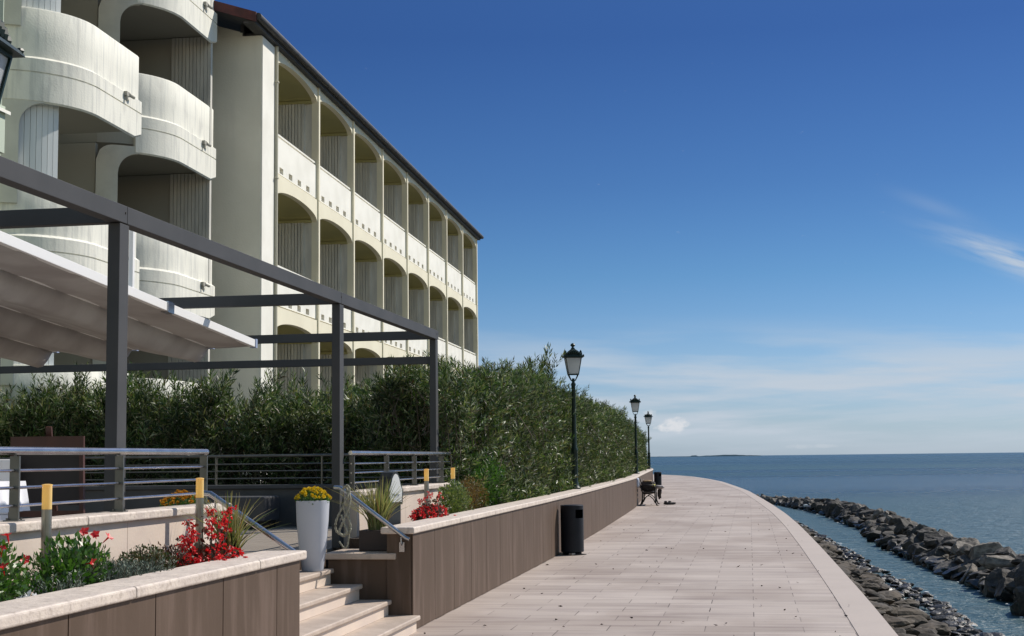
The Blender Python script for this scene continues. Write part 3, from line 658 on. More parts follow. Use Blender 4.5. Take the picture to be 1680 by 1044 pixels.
# ------------------------------------------------------------------ street lamps
def make_lamp():
    t = thing('street_lamp', 'x', 'street lamp', (0,0,0), 0, 'green street lamps on the promenade wall')
    MB().lathe([(.115, 0), (.115, .03), (.095, .05), (.075, .10), (.063, .16), (.060, .50), (.060, .74), (.072, .77), (.072, .80), (.055, .84), (.046, .90), (.043, 1.4), (.038, 2.08), (.050, 2.10), (.050, 2.13), (.030, 2.16), (.028, 2.24)], 16).build('post', 'lamp_green', t, smooth_=True)
    b = MB()
    for i in range(8):
        a = i*math.pi/4; b.tube([(.060*math.cos(a), .060*math.sin(a), .17), (.060*math.cos(a), .060*math.sin(a), .73)], .007, 5)
    b.build('fluting', 'lamp_green', t)
    b = MB()
    for i in range(4):
        a = math.pi/4+i*math.pi/2; c, s = math.cos(a), math.sin(a)
        b.tube([(.02*c, .02*s, 2.18), (.06*c, .06*s, 2.20), (.115*c, .115*s, 2.28), (.140*c, .140*s, 2.325)], .009, 6)
    b.build('bracket', 'lamp_green', t, smooth_=True)
    z0, z1, h0, h1 = 2.32, 2.66, .103, .160
    b = MB(); cs = [(-1,-1), (1,-1), (1,1), (-1,1)]
    for sx, sy in cs: b.bar((sx*h0, sy*h0, z0), (sx*h1, sy*h1, z1), .016, .016)
    for i in range(4):
        (ax, ay), (bx_, by_) = cs[i], cs[(i+1)%4]
        b.bar((ax*h0, ay*h0, z0), (bx_*h0, by_*h0, z0), .018, .018); b.bar((ax*h1, ay*h1, z1), (bx_*h1, by_*h1, z1), .02, .02)
    fr = b.build('lantern_frame', 'lamp_green', t)
    b = MB(); g0, g1 = h0-.006, h1-.008
    b.add([(sx*g0, sy*g0, z0+.01) for sx, sy in cs]+[(sx*g1, sy*g1, z1-.01) for sx, sy in cs], [(i, (i+1)%4, (i+1)%4+4, i+4) for i in range(4)]+[(3,2,1,0)])
    b.build('glass', 'lamp_glass', fr)
    b = MB()
    q2 = math.sqrt(2)
    b.lathe([(.215*q2, z1+.012), (.205*q2, z1+.035), (.158*q2, z1+.042), (.150*q2, z1+.085), (.105*q2, z1+.130), (.042*q2, z1+.178), (.030*q2, z1+.20)], 4, ph=math.pi/4)
    b.build('roof', 'lamp_green', t)
    b = MB()   # scalloped crest between roof corners and little points at the corners
    for i in range(4):
        a = i*math.pi/2; c, s = math.cos(a), math.sin(a)
        for k in range(-3, 4):
            u = k/3.5; h = .105*(1-u*u)+.02; px, py = c*.158 - s*u*.14, s*.158 + c*u*.14
            b.ball((px, py, z1+.045+h*.5), .024, 6, 4, (1, 1, 1+h*10))
        a2 = a+math.pi/4; b.ball((math.cos(a2)*.275, math.sin(a2)*.275, z1+.04), .022, 6, 4, (1,1,.8))
    b.build('crest', 'lamp_green', t)
    MB().lathe([(.040, z1+.18), (.036, z1+.205), (.020, z1+.215), (.022, z1+.225), (.046, z1+.243), (.050, z1+.262), (.032, z1+.288), (.010, z1+.302)], 12).build('finial', 'lamp_green', t, smooth_=True)
    return t
LAMPS = [(-3.735, 6.33, 'nearest green street lamp, only its lantern edge showing at the left of the picture', R(6)),
         (-3.50, 29.0, 'tall green street lamp behind the large dark litter bin', R(12)),
         (-4.19, 54.0, 'green street lamp beside the bench, second of the receding row', R(4)),
         (-5.08, 74.0, 'farthest green street lamp at the end of the wall', R(-5))]
def copy_thing(o):
    c = o.copy(); COL.objects.link(c)
    for ch in list(o.children):
        d = ch.copy(); COL.objects.link(d); d.parent = c
        for g in list(ch.children):
            e = g.copy(); COL.objects.link(e); e.parent = d
    return c
lp = make_lamp()
for i, (x, y, lab, rz) in enumerate(LAMPS):
    o = lp if i == 0 else copy_thing(lp)
    o.location = (x, y, CT); o.rotation_euler.z = rz; o['label'] = lab
# ------------------------------------------------------------------ litter bins
def make_bin():
    t = thing('litter_bin', 'x', 'litter bin', (0,0,0), 0, 'dark litter bins along the wall')
    n = 40; r = .19
    prof = [(r-.01, .045), (r, .05), (r, .60), (r, .74), (r, .805), (r-.012, .815)]
    b = MB(); b.lathe(prof, n, skip=lambda i, k: i == 2 and (k in range(n-3, n) or k in range(0, 3)))
    b.build('body', 'bin_dark', t, smooth_=True)
    MB().lathe([(r-.012, .06), (r-.012, .55)], 24).build('liner', 'joint_dark', t)
    MB().lathe([(.15, .012), (.155, .03), (.12, .05)], 24).build('base', 'bin_dark', t)
    b = MB(); b.box(-r-.03, -r+.02, -.02, .01, 0, .80); b.build('support', 'bin_post', t)
    for s in (-1, 1): MB().box(s*.125-.04, s*.125+.04, -.175, -.10, 0, .035).build('foot', 'bin_post', t, bevel=.004)
    MB().box(-.19, .19, -.14, .14, 0, .010).build('floor_plate', 'iron', t)
    return t
bn = make_bin(); bn.rotation_euler.z = R(-38); bn.location = (-2.93, 23.8, .004); bn['label'] = 'large dark grey litter bin standing against the brown wall in the foreground'
b2 = copy_thing(bn); b2.location = (-4.62, 73.4, .004); b2['label'] = 'small distant litter bin at the far end of the wall, beyond the bench'
# ------------------------------------------------------------------ bench with belongings
bc = thing('bench', 'iron and wood bench against the wall, seen end on', 'bench', (-3.30, 47.4, 0), R(2))
def bench_end(y):
    b = MB()
    b.tube([(-.27, y, 0), (-.20, y, .20), (-.19, y, .42), (-.25, y, .62), (-.33, y, .88)], .021, 8)
    b.tube([(.27, y, 0), (.22, y, .15), (.21, y, .42), (.22, y, .60), (.17, y, .66)], .021, 8)
    b.tube([(-.33, y, .0), (-.27, y, .02)], .02, 8); b.tube([(.33, y, .0), (.27, y, .02)], .02, 8)
    b.tube([(-.27, y, .64), (-.05, y, .67), (.17, y, .66)], .02, 8)
    b.tube([(-.20, y, .40), (.0, y, .39), (.22, y, .42)], .02, 8)
    b.tube([(-.22, y, .08), (-.15, y, .22), (-.05, y, .31), (.0, y, .32), (.05, y, .31), (.15, y, .22), (.22, y, .08)], .015, 8)
    b.tube([(-.19, y, .40), (-.08, y, .56), (.06, y, .46), (.10, y, .56), (.02, y, .62)], .012, 6)
    return b
for y in (0, 1.55): bench_end(y).build('end_frame', 'iron', bc, smooth_='all')
for i in range(5): MB().box(-.20+i*.088, -.20+i*.088+.07, -.06, 1.61, .425+.004*(i%2), .455+.004*(i%2)).build('seat_slat', 'bench_wood', bc, bevel=.006)
for i in range(4):
    z = .52+i*.095; MB().bar((-.235-.075*i/2, -.06, z), (-.235-.075*i/2, 1.61, z), .025, .07).build('back_slat', 'bench_wood', bc, bevel=.006)
def blob(name, c, sc, m, label, cat, seed=0, amp=.18, freq=3):
    import bmesh
    bm = bmesh.new(); bmesh.ops.create_icosphere(bm, subdivisions=3, radius=1)
    for v in bm.verts:
        p = v.co.copy(); q = Vector((math.copysign(abs(p.x)**.65, p.x), math.copysign(abs(p.y)**.65, p.y), math.copysign(abs(p.z)**.65, p.z)))
        k = 1+amp*noise.noise(p*freq+Vector((seed*3.1, 0, 0))); v.co = Vector((q.x*sc[0]*k, q.y*sc[1]*k, q.z*sc[2]*k))
    me = bpy.data.meshes.new(name); bm.to_mesh(me); bm.free(); me.materials.append(M[m]); me.polygons.foreach_set('use_smooth', [True]*len(me.polygons))
    o = bpy.data.objects.new(name, me); COL.objects.link(o); o.location = c
    if label: tag(o, label, cat)
    return o
bx0, by0 = -3.30, 47.4
o = thing('backpack', 'dark brown backpack with a tan top flap sitting on the bench', 'bag', (bx0-.02, by0+.25, .46))
q = blob('bag_body', (0, 0, .17), (.24, .14, .18), 'bag', None, None, 1); q.parent = o
q = blob('top_flap', (-.02, 0, .34), (.14, .12, .03), 'tan', None, None, 2); q.parent = o
q = MB().tube([(.12, -.14, .3), (.2, -.18, .2), (.14, -.15, .05)], .012, 6).build('strap', 'bag', o, smooth_='all')
blob('tote_bag', (bx0-.36, by0-.02, .75), (.07, .12, .16), 'bag_light', 'pale blue and white bag hung over the bench backrest by the wall', 'bag', 3)
blob('pouch', (bx0+.16, by0+.15, .66), (.06, .06, .035), 'yellow_cloth', 'small bright yellow bundle on the bench beside the backpack', 'pouch', 4)
o = blob('jacket', (bx0+.33, by0+.3, .60), (.16, .2, .055), 'grey_cloth', 'crumpled grey jacket draped over the seaward arm of the bench', 'jacket', 5, .5, 2.5)
q = blob('sleeve', (.02, -.05, -.20), (.06, .05, .17), 'bag', None, None, 6, .5, 2); q.parent = o
t = thing('shoes', 'pair of dark shoes left on the paving beside the bench', 'shoes', (-2.72, 48.2, 0))
for k, (x, y) in enumerate([(0, 0), (.13, .05)]):
    q = blob('shoe', (x, y, .045), (.13, .05, .04), 'shoe', None, None, 8+k, .3); q.parent = t; q.rotation_euler.z = .3*k
    q = blob('ankle', (-.07, 0, .05), (.05, .045, .035), 'shoe', None, None, 9+k); q.parent = [c for c in t.children][-1]
# ------------------------------------------------------------------ lit bollard lamps in the flower beds
def make_bollard():
    t = thing('bollard_lamp', 'x', 'garden lamp', (0,0,0), 0, 'slim steel garden lamps with glowing yellow heads')
    MB().tube([(0,0,0), (0,0,.53)], .0275, 18).build('post', 'bollard_steel', t, smooth_=True)
    MB().lathe([(.027, .531), (.027, .655), (.024, .658)], 18).build('head', 'bollard_head', t, smooth_=True)
    MB().lathe([(.0285, .659), (.0285, .666), (.01, .669)], 18).build('cap', 'bollard_head', t, smooth_=True)
    return t
bo = make_bollard()
for i, (x, y, lab) in enumerate([(-3.80, 7.38, 'glowing yellow topped steel garden lamp nearest the left edge, before the near railing'), (-3.80, 9.6, 'yellow topped steel garden lamp rising from the red begonias on the left'),
                            (-3.68, 16.23, 'yellow topped garden lamp just right of the small white sign'), (-3.70, 17.83, 'yellow topped garden lamp among the green shrubs before the hedge')]):
    o = bo if i == 0 else copy_thing(bo); o.location = (x, y, .82); o['label'] = lab
# ------------------------------------------------------------------ small house shaped sign
t = thing('sign_lantern', 'small dark house shaped box sign with a white face, behind the grass pot', 'sign', (-3.66, 14.5, .82), R(60))
t.scale = (1.12, 1.0, 1.06)
pr = [(-.095, .30), (-.105, .44), (-.075, .50), (-.055, .57), (-.03, .61), (0, .625), (.03, .61), (.055, .57), (.075, .50), (.105, .44), (.095, .30)]
MB().prism([(x, -.06, z) for x, z in pr], (0, .17, 0)).build('box', 'sign_box', t, bevel=.004)
f_ = MB().prism([(x*.80, -.066, .325+(z-.30)*.84) for x, z in pr], (0, .004, 0)).build('face', 'sign_face', t)
b = MB(); cur = []
for k in range(40):
    u = k/39; cur.append((-.045+.09*u, -.0685, .395+.010*math.sin(u*34)+.006*math.sin(u*11)))
b.tube(cur, .0022, 5); b.tube([(-.05, -.0685, .378), (.05, -.0685, .380)], .001, 4); b.build('lettering', 'sign_ink', f_)
MB().box(-.085, .085, -.045, .09, 0, .30).build('stand', 'sign_box', t, bevel=.004)
# ------------------------------------------------------------------ terrace furniture
t = thing('easel', 'dark wooden menu easel with a black board standing on the terrace', 'easel', (-6.0, 11.6, .72), R(8))
MB().bar((-.36, -.05, 0), (-.30, .12, 1.10), .035, .05).build('leg', 'easel_wood', t); MB().bar((.36, -.05, 0), (.28, .12, 1.10), .035, .05).build('leg', 'easel_wood', t)
MB().bar((-.02, .45, 0), (-.02, .14, 1.20), .05, .03).build('leg', 'easel_wood', t)
MB().bar((-.33, .09, 1.06), (.31, .09, 1.06), .03, .11).build('crossbar', 'easel_wood', t); MB().bar((-.34, .0, .45), (.35, .0, .45), .04, .05).build('crossbar', 'easel_wood', t)
b = MB(); b.bar((.0, .04, .52), (.0, .115, 1.0), .58, .02); b.build('board', 'easel_panel', t)
def cloth(name, x0, x1, y0, y1, zt, zb, flare, m, parent, n=28, amp=.02):
    b = MB(); per = []
    for k in range(n*4):
        s, u = divmod(k, n); u /= n
        c = [(x0+(x1-x0)*u, y0), (x1, y0+(y1-y0)*u), (x1-(x1-x0)*u, y1), (x0, y1-(y1-y0)*u)][s]; per.append(c)
    cx, cy = (x0+x1)/2, (y0+y1)/2; rows = 6; vs = []
    for r in range(rows+1):
        v = r/rows
        for k, (x, y) in enumerate(per):
            f = 1+flare*v+amp*v*math.sin(k*.9)*2; vs.append((cx+(x-cx)*f, cy+(y-cy)*f, zt-(zt-zb)*v))
    m_ = len(per); fs = [(r*m_+k, r*m_+(k+1)%m_, (r+1)*m_+(k+1)%m_, (r+1)*m_+k) for r in range(rows) for k in range(m_)] + [tuple(range(m_))]
    b.add(vs, fs); return b.build(name, m, parent, smooth_=True)
t = thing('table', 'square terrace table hidden under a white cloth at the left edge', 'table', (-6.25, 10.45, .72))
MB().box(-.44, .44, -.44, .44, .70, .735).build('tabletop', 'easel_wood', t)
for sx in (-1, 1):
    for sy in (-1, 1): MB().box(sx*.38-.025, sx*.38+.025, sy*.38-.025, sy*.38+.025, 0, .70).build('leg', 'easel_wood', t)
o = cloth('tablecloth', -.45, .45, -.45, .45, .74, .50, .06, 'tablecloth', None); o.location = (-6.25, 10.45, .722); tag(o, 'white tablecloth with corners hanging over the terrace table', 'tablecloth')
t = thing('chair', 'terrace chair in a white slip cover behind the table at the left edge', 'chair', (-6.42, 11.3, .72))
cloth('seat', -.21, .21, -.21, .21, .45, .02, .05, 'tablecloth', t); MB().box(-.20, .20, .15, .21, .45, .92).build('backrest', 'tablecloth', t, bevel=.02)
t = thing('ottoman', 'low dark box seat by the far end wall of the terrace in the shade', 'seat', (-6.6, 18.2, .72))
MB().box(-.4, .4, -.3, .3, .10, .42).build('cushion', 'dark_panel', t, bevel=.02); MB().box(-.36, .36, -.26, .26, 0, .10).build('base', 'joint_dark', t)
# ------------------------------------------------------------------ leaf tools
def leaf_mesh(name, m, P, Dv, Ln, Wd, seed=0, curl=.12):
    g = np.random.default_rng(seed); P = np.asarray(P, float); Dv = np.asarray(Dv, float); n = len(P)
    Dv = Dv/np.linalg.norm(Dv, axis=1, keepdims=True); rnd = g.normal(size=(n, 3)); S = np.cross(Dv, rnd); S /= np.linalg.norm(S, axis=1, keepdims=True); U_ = np.cross(S, Dv)
    Ln = np.asarray(Ln)*np.ones(n); Wd = np.asarray(Wd)*np.ones(n)
    a = P; c = P + Dv*Ln[:, None] - U_*(Ln*curl)[:, None]
    mid = P + Dv*(Ln*.45)[:, None] + U_*(Ln*curl*.3)[:, None]
    l = mid + S*(Wd/2)[:, None]; r = mid - S*(Wd/2)[:, None]
    V = np.stack([a, l, c, r], 1).reshape(-1, 3)
    me = bpy.data.meshes.new(name); me.vertices.add(4*n); me.vertices.foreach_set('co', V.ravel())
    me.loops.add(4*n); me.loops.foreach_set('vertex_index', np.arange(4*n, dtype=np.int32))
    me.polygons.add(n); me.polygons.foreach_set('loop_start', np.arange(0, 4*n, 4, dtype=np.int32)); me.polygons.foreach_set('loop_total', np.full(n, 4, np.int32))
    me.update(); me.materials.append(M[m]); return me
def obj(name, me, parent=None, loc=None):
    o = bpy.data.objects.new(name, me); COL.objects.link(o)
    if parent: o.parent = parent
    if loc is not None: o.location = loc
    return o
def unit(v): return v/np.linalg.norm(v, axis=-1, keepdims=True)
# ------------------------------------------------------------------ oleander hedges
def bush_mesh(seed, n_sh=780, hw=.85, hl=1.15, H=2.35):
    g = np.random.default_rng(seed); P = []; D = []; Ls = []; st = MB()
    for i in range(n_sh):
        tip = g.random() < .30
        if tip:   # shoots standing out of the crown
            x, y = g.uniform(-hw, hw)*.9, g.uniform(-hl, hl); z = H*(.84+.22*noise.noise(Vector((x*1.3+seed*4.1, y*1.3, 0)))) - .30*(x/hw)**2
            d = np.array([x*.35+g.normal()*.34, g.normal()*.42, 1.0]); ln = g.uniform(.3, .7) if g.random() < .72 else g.uniform(.8, 1.35)
        else:
            side = g.random()
            z = g.uniform(.0, H*.92)
            x = (1 if g.random() < .58 else -1)*hw*(g.uniform(.10, 1.25)**.6)*(.82+.18*math.sin(z*3+seed)); y = g.uniform(-hl, hl)
            if side < .22: x = g.uniform(-hw, hw); y = (1 if g.random() < .5 else -1)*hl*g.uniform(.6, 1)
            d = np.array([np.sign(x)*g.uniform(.15, .9), g.normal()*.35, g.uniform(.35, 1.1)]); ln = g.uniform(.25, .6)
        if not tip and noise.noise(Vector((x*1.1+seed*3.3, y*1.9, z*1.9))) < -.16: continue
        d = unit(d); p0 = np.array([x, y, z]) - d*ln*.6
        nl = int(ln*58)
        u = np.linspace(.12, 1, nl)**.85; ctr = p0 + d*ln*u[:, None] + np.array([0, 0, -.06])*(u**2)[:, None]*(1 if not tip else .2)
        ra = unit(np.cross(g.normal(size=(nl, 3)), d)); sp_ = (1.35-.75*u**3)[:, None]
        P.append(ctr); D.append(unit(d*.9 + ra*sp_ + np.array([0, 0, .05]))); Ls.append(g.uniform(.085, .145, nl)*(1-.2*(u > .95)))
        if i % 3 == 0: st.tube([tuple(p0-d*.3), tuple(p0+d*ln*.95)], [.007, .003], 4, caps=False)
    # inner leaves that close the crown
    m_ = 3600; q = np.stack([g.uniform(-hw*.7, hw*.7, m_), g.uniform(-hl, hl, m_), g.uniform(0, H*.88, m_)], 1)
    P.append(q); D.append(unit(g.normal(size=(m_, 3))+np.array([0, 0, .5]))); Ls.append(g.uniform(.10, .16, m_))
    P = np.concatenate(P); D = np.concatenate(D); Ls = np.concatenate(Ls)
    for k in range(9):
        x, y = g.uniform(-.35, .35), g.uniform(-hl*.8, hl*.8); st.tube([(x*.5, y*.8, -.1), (x, y, .8), (x*1.6, y+g.normal()*.15, H*.8)], [.022, .016, .008], 5, caps=False)
    return leaf_mesh('foliage', 'oleander_leaf', P, D, Ls, Ls*.150, seed, .2), st.mesh('stems', 'stem')
BV = [bush_mesh(11+i) for i in range(4)]
def put_bush(parent, k, loc, rz, sz, sxy=1.0):
    fm, sm = BV[k % 4]
    f = obj('foliage', fm, parent, loc); f.rotation_euler.z = rz; f.scale = (sxy, sxy, sz)
    s = obj('stems', sm, f)
    return f
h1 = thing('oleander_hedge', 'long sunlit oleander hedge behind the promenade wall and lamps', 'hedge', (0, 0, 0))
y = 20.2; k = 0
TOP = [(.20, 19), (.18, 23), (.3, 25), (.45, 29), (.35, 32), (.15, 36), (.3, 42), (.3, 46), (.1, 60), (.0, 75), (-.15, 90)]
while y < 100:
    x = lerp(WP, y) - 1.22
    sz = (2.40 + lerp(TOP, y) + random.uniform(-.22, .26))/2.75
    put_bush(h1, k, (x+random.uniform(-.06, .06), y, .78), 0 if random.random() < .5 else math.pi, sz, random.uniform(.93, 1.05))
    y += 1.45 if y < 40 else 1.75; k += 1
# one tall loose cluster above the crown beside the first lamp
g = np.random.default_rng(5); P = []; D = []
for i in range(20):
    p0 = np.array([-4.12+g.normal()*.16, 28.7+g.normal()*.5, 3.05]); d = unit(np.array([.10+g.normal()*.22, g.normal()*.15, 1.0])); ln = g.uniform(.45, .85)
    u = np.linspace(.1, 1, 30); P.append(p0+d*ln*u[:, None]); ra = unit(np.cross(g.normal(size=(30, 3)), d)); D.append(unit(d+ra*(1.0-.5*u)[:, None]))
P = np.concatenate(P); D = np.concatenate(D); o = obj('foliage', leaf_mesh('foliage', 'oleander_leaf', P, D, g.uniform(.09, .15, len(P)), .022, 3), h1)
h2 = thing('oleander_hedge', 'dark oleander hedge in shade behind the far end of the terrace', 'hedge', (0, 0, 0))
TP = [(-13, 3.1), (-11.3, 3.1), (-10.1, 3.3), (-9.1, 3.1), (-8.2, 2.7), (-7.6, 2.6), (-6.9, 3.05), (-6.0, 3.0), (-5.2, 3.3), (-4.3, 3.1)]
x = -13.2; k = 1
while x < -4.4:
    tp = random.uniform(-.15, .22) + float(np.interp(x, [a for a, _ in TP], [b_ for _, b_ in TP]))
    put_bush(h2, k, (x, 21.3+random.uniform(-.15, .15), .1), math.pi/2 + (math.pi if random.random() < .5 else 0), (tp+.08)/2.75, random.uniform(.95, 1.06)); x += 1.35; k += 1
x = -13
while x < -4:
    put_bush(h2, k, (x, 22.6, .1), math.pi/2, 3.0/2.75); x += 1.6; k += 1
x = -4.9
put_bush(h2, 2, (-4.7, 20.4, .3), 0, 2.95/2.75, .9)
# ------------------------------------------------------------------ bed plants
def bush(name, label, cat, loc, r, h, n, ll, lw, m, seed, group=None, stems=True, up=.6, dome=1.0):
    g = np.random.default_rng(seed); t = thing(name, label, cat, loc, 0, group)
    v = unit(g.normal(size=(n, 3))); rad = g.random(n)**.4
    lump = 1+.22*np.array([noise.noise(Vector((p[0]*2.2+seed, p[1]*2.2, p[2]*2.2))) for p in v])
    P = v*(rad*lump)[:, None]*np.array([r[0], r[1], h/2]) + np.array([0, 0, h/2]); P[:, 2] = np.maximum(P[:, 2], .01)
    D = unit(v*.8 + np.array([0, 0, up]) + g.normal(size=(n, 3))*.45)
    obj('foliage', leaf_mesh('foliage', m, P, D, g.uniform(.7, 1.3, n)*ll, g.uniform(.8, 1.2, n)*lw, seed), t)
    if stems:
        b = MB()
        for i in range(10): e = P[g.integers(n)]; b.tube([(e[0]*.1, e[1]*.1, -.02), tuple(e)], .0035, 4, caps=False)
        b.build('stems', 'stem', t)
    return t
def spikes(name, label, cat, loc, n, h, rad, seed, m='lav_leaf', ll=.025, lw=.006, per=34, lean=.25):
    g = np.random.default_rng(seed); t = thing(name, label, cat, loc); P = []; D = []; b = MB()
    for i in range(n):
        a = g.uniform(0, 2*math.pi); r_ = rad*math.sqrt(g.random()); base = np.array([r_*math.cos(a), r_*math.sin(a), 0]); d = unit(np.array([math.cos(a)*lean*g.random()*2, math.sin(a)*lean*g.random()*2, 1.0])); ln = h*g.uniform(.6, 1.05)
        u = np.linspace(.1, 1, per); P.append(base+d*ln*u[:, None]); ra = unit(np.cross(g.normal(size=(per, 3)), d)); D.append(unit(d*.9+ra)); b.tube([tuple(base), tuple(base+d*ln)], .002, 4, caps=False)
    P = np.concatenate(P); D = np.concatenate(D); obj('foliage', leaf_mesh('foliage', m, P, D, g.uniform(.7, 1.3, len(P))*ll, lw, seed), t); b.build('stems', 'stem', t); return t
def begonia(label, loc, r, h, nf, seed, tall=0):
    g = np.random.default_rng(seed); t = thing('begonia', label, 'flowering plant', loc)
    n = nf*9; v = unit(g.normal(size=(n, 3))); P = v*(g.random(n)**.5)[:, None]*np.array([r[0], r[1], h/2])*.85+np.array([0, 0, h/2]); P[:, 2] = np.maximum(P[:, 2], .01)
    P2 = []; D2 = []; b = MB(); PL = [P]; DL = [unit(v+g.normal(size=(n, 3))*.6)]
    heads = []
    for i in range(nf):
        v_ = unit(g.normal(size=3)); v_[2] = abs(v_[2])*.9; heads.append(v_*np.array([r[0], r[1], h*.52])*g.uniform(.75, 1.08)+np.array([0, 0, h*.48]))
    for i in range(tall):
        a = g.uniform(0, 6.28); hh = h+g.uniform(.03, .24); c = np.array([math.cos(a)*r[0]*.7*g.random(), math.sin(a)*r[1]*.8, hh]); b.tube([(c[0]*.5, c[1]*.6, h*.5), tuple(c)], .0035, 4, caps=False)
        for k in range(7): heads.append(c+g.normal(size=3)*.022)
        for k in range(5): PL.append((c*np.array([.8, .8, .85]))[None]+g.normal(size=(1, 3))*.03); DL.append(unit(g.normal(size=(1, 3))))
    for c in heads:
        k = 9; dd = unit(g.normal(size=(k, 3))+np.array([.2, -.1, .1])); P2.append(c+dd*.003); D2.append(dd)
    P2 = np.concatenate(P2); D2 = np.concatenate(D2); PL = np.concatenate(PL); DL = np.concatenate(DL)
    obj('foliage', leaf_mesh('foliage', 'bronze_leaf', PL, DL, g.uniform(.03, .055, len(PL)), .028, seed), t)
    obj('petals', leaf_mesh('petals', 'red_petal', P2, D2, g.uniform(.014, .026, len(P2)), .015, seed+1), t)
    b.build('stems', 'bronze_leaf', t); return t
def grass_pot(label, loc, r, hp, hg, n, seed, round_=True):
    g = np.random.default_rng(seed); t = thing('grass_pot', label, 'potted grass', loc)
    if round_: MB().lathe([(r*.78, 0), (r*.95, hp*.9), (r*1.05, hp*.9), (r*1.05, hp), (r*.9, hp), (r*.88, hp*.86)], 24).build('pot', 'brown_pot', t, smooth_=True)
    else: MB().box(-r, r, -r, r, 0, hp).build('pot', 'brown_pot', t, bevel=.01)
    b = MB()
    for i in range(n):
        a = g.uniform(0, 6.28); q = r*.55*math.sqrt(g.random()); base = Vector((q*math.cos(a), q*math.sin(a), hp*.85)); lean = abs(g.normal())*.42; aa = a+g.normal()*.5; ln = hg*g.uniform(.55, 1.08); wv = g.uniform(.004, .0085)
        d = Vector((math.cos(aa), math.sin(aa), 0)); s_ = Vector((-d.y, d.x, 0)); vs = []
        tw_ = g.uniform(0, math.pi); s_ = s_*math.cos(tw_)+d*math.sin(tw_)
        for k in range(6):
            u = k/5; c = base + Vector((0, 0, 1))*ln*(u-.25*lean*u*u) + d*ln*lean*u*u*1.1; ww = wv*(1-u**1.6)+.0008
            vs += [c-s_*ww, c+s_*ww]
        b.add(vs, [(2*k, 2*k+1, 2*k+3, 2*k+2) for k in range(5)])
    b.build('grass', 'grass_blade', t, recalc=False); return t
def mums(parent, c, r, h, n, seed, m):
    g = np.random.default_rng(seed); P = []; D = []; b = MB()
    for i in range(n):
        a = g.uniform(0, 6.28); q = math.sqrt(g.random()); x, y = r*q*math.cos(a), r*q*math.sin(a); z = h*(1-.62*q*q)+g.normal()*.006; cc = np.array([x, y, z])
        out = unit(np.array([x/r*.9, y/r*.9, .9])); k = 34; dd = unit(out*.75+g.normal(size=(k, 3))*.75); P.append(cc+dd*.002); D.append(dd)
    P = np.concatenate(P); D = np.concatenate(D); obj('flowers', leaf_mesh('flowers', m, P, D, g.uniform(.013, .021, len(P)), .0085, seed), parent, c)
    n2 = 700; q = np.sqrt(g.random(n2)); a = g.uniform(0, 6.28, n2); P = np.stack([r*.92*q*np.cos(a), r*.92*q*np.sin(a), (h-.012)*(1-.62*q*q)*g.random(n2)**.35], 1)
    obj('foliage', leaf_mesh('foliage', 'green_leaf', P, unit(g.normal(size=(n2, 3))), .028, .013, seed+1), parent, c)
t = thing('flower_pot', 'tall white tapered pot full of yellow chrysanthemums on the top step', 'potted plant', (-4.03, 12.98, .582))
MB().lathe([(.098, 0), (.102, .01), (.128, .22), (.148, .45), (.154, .60), (.155, .645), (.148, .648), (.143, .60), (.14, .58)], 40).build('pot', 'white_pot', t, smooth_=True)
mums(t, (0, 0, .60), .165, .165, 95, 3, 'yellow_petal')
t = thing('flower_pot', 'dark bowl of orange yellow chrysanthemums on the terrace behind the near railing', 'potted plant', (-4.44, 10.9, .74))
MB().lathe([(.13, 0), (.16, .40), (.165, .46), (.14, .46), (.13, .42)], 24).build('pot', 'brown_pot', t, smooth_=True)
mums(t, (0, 0, .46), .20, .16, 80, 9, 'orange_petal')
grass_pot('potted upright grass beside the left handrail at the near corner of the steps', (-3.62, 9.72, .84), .115, .11, .44, 150, 4)
grass_pot('large brown pot of long grass standing on the ledge by the small sign', (-3.60, 13.72, .722), .15, .20, .52, 300, 6, False)
# left bed, from near to far
spikes('lavender', 'thin grey lavender sprigs at the foot of the first garden lamp', 'lavender', (-3.60, 7.0, .84), 26, .20, .16, 21)
bush('mandevilla', 'leafy green mandevilla with red trumpets at the left edge of the bed', 'flowering plant', (-3.72, 6.62, .82), (.18, .22), .40, 900, .042, .022, 'green_leaf', 22)
bush('mandevilla', 'bushy green mandevilla with a few red trumpets right of the first garden lamp', 'flowering plant', (-3.68, 7.42, .82), (.20, .28), .38, 1200, .042, .022, 'green_leaf', 23)
bush('foliage_plant', 'low green filler plant around the foot of the first garden lamp', 'plant', (-3.74, 7.02, .82), (.14, .20), .22, 500, .035, .02, 'green_leaf', 51)
bush('foliage_plant', 'dark green filler plant against the terrace parapet behind the lavender', 'plant', (-3.84, 7.95, .82), (.09, .30), .30, 700, .03, .015, 'shrub_leaf', 52)
def trumpets(parent, pts, seed):
    g = np.random.default_rng(seed)
    for c, big in pts:
        P = []; D = []; b = MB()
        c = np.array(c); ax = unit(np.array([.5, -.4, .6])+g.normal(size=3)*.3)
        for k in range(5):
            a = 6.28*k/5; s1 = unit(np.cross(ax, [0, 0, 1.])); s2 = np.cross(ax, s1); q = unit(ax*.55+s1*math.cos(a)+s2*math.sin(a)); e = np.cross(q, ax); ln = g.uniform(.030, .042); m1 = c+q*ln*.55
            b.add([tuple(c), tuple(m1+e*.013), tuple(c+q*ln-ax*.006), tuple(m1-e*.013)], [(0, 1, 2, 3)])
        b.tube([tuple(c-ax*.045), tuple(c)], [.002, .006], 6, caps=False)
        b.build('flower', 'red_petal', parent, recalc=False)
ms = [o for o in bpy.data.objects if o.name.startswith('mandevilla')]
trumpets(ms[0], [((.05, .05, .36), 1), ((.12, -.06, .28), 1), ((.02, .16, .42), 1), ((.12, .15, .30), 1)], 4)
trumpets(ms[1], [((.06, .18, .38), 1), ((.10, .26, .36), 1), ((.02, .12, .40), 1), ((.14, -.02, .24), 1)], 5)
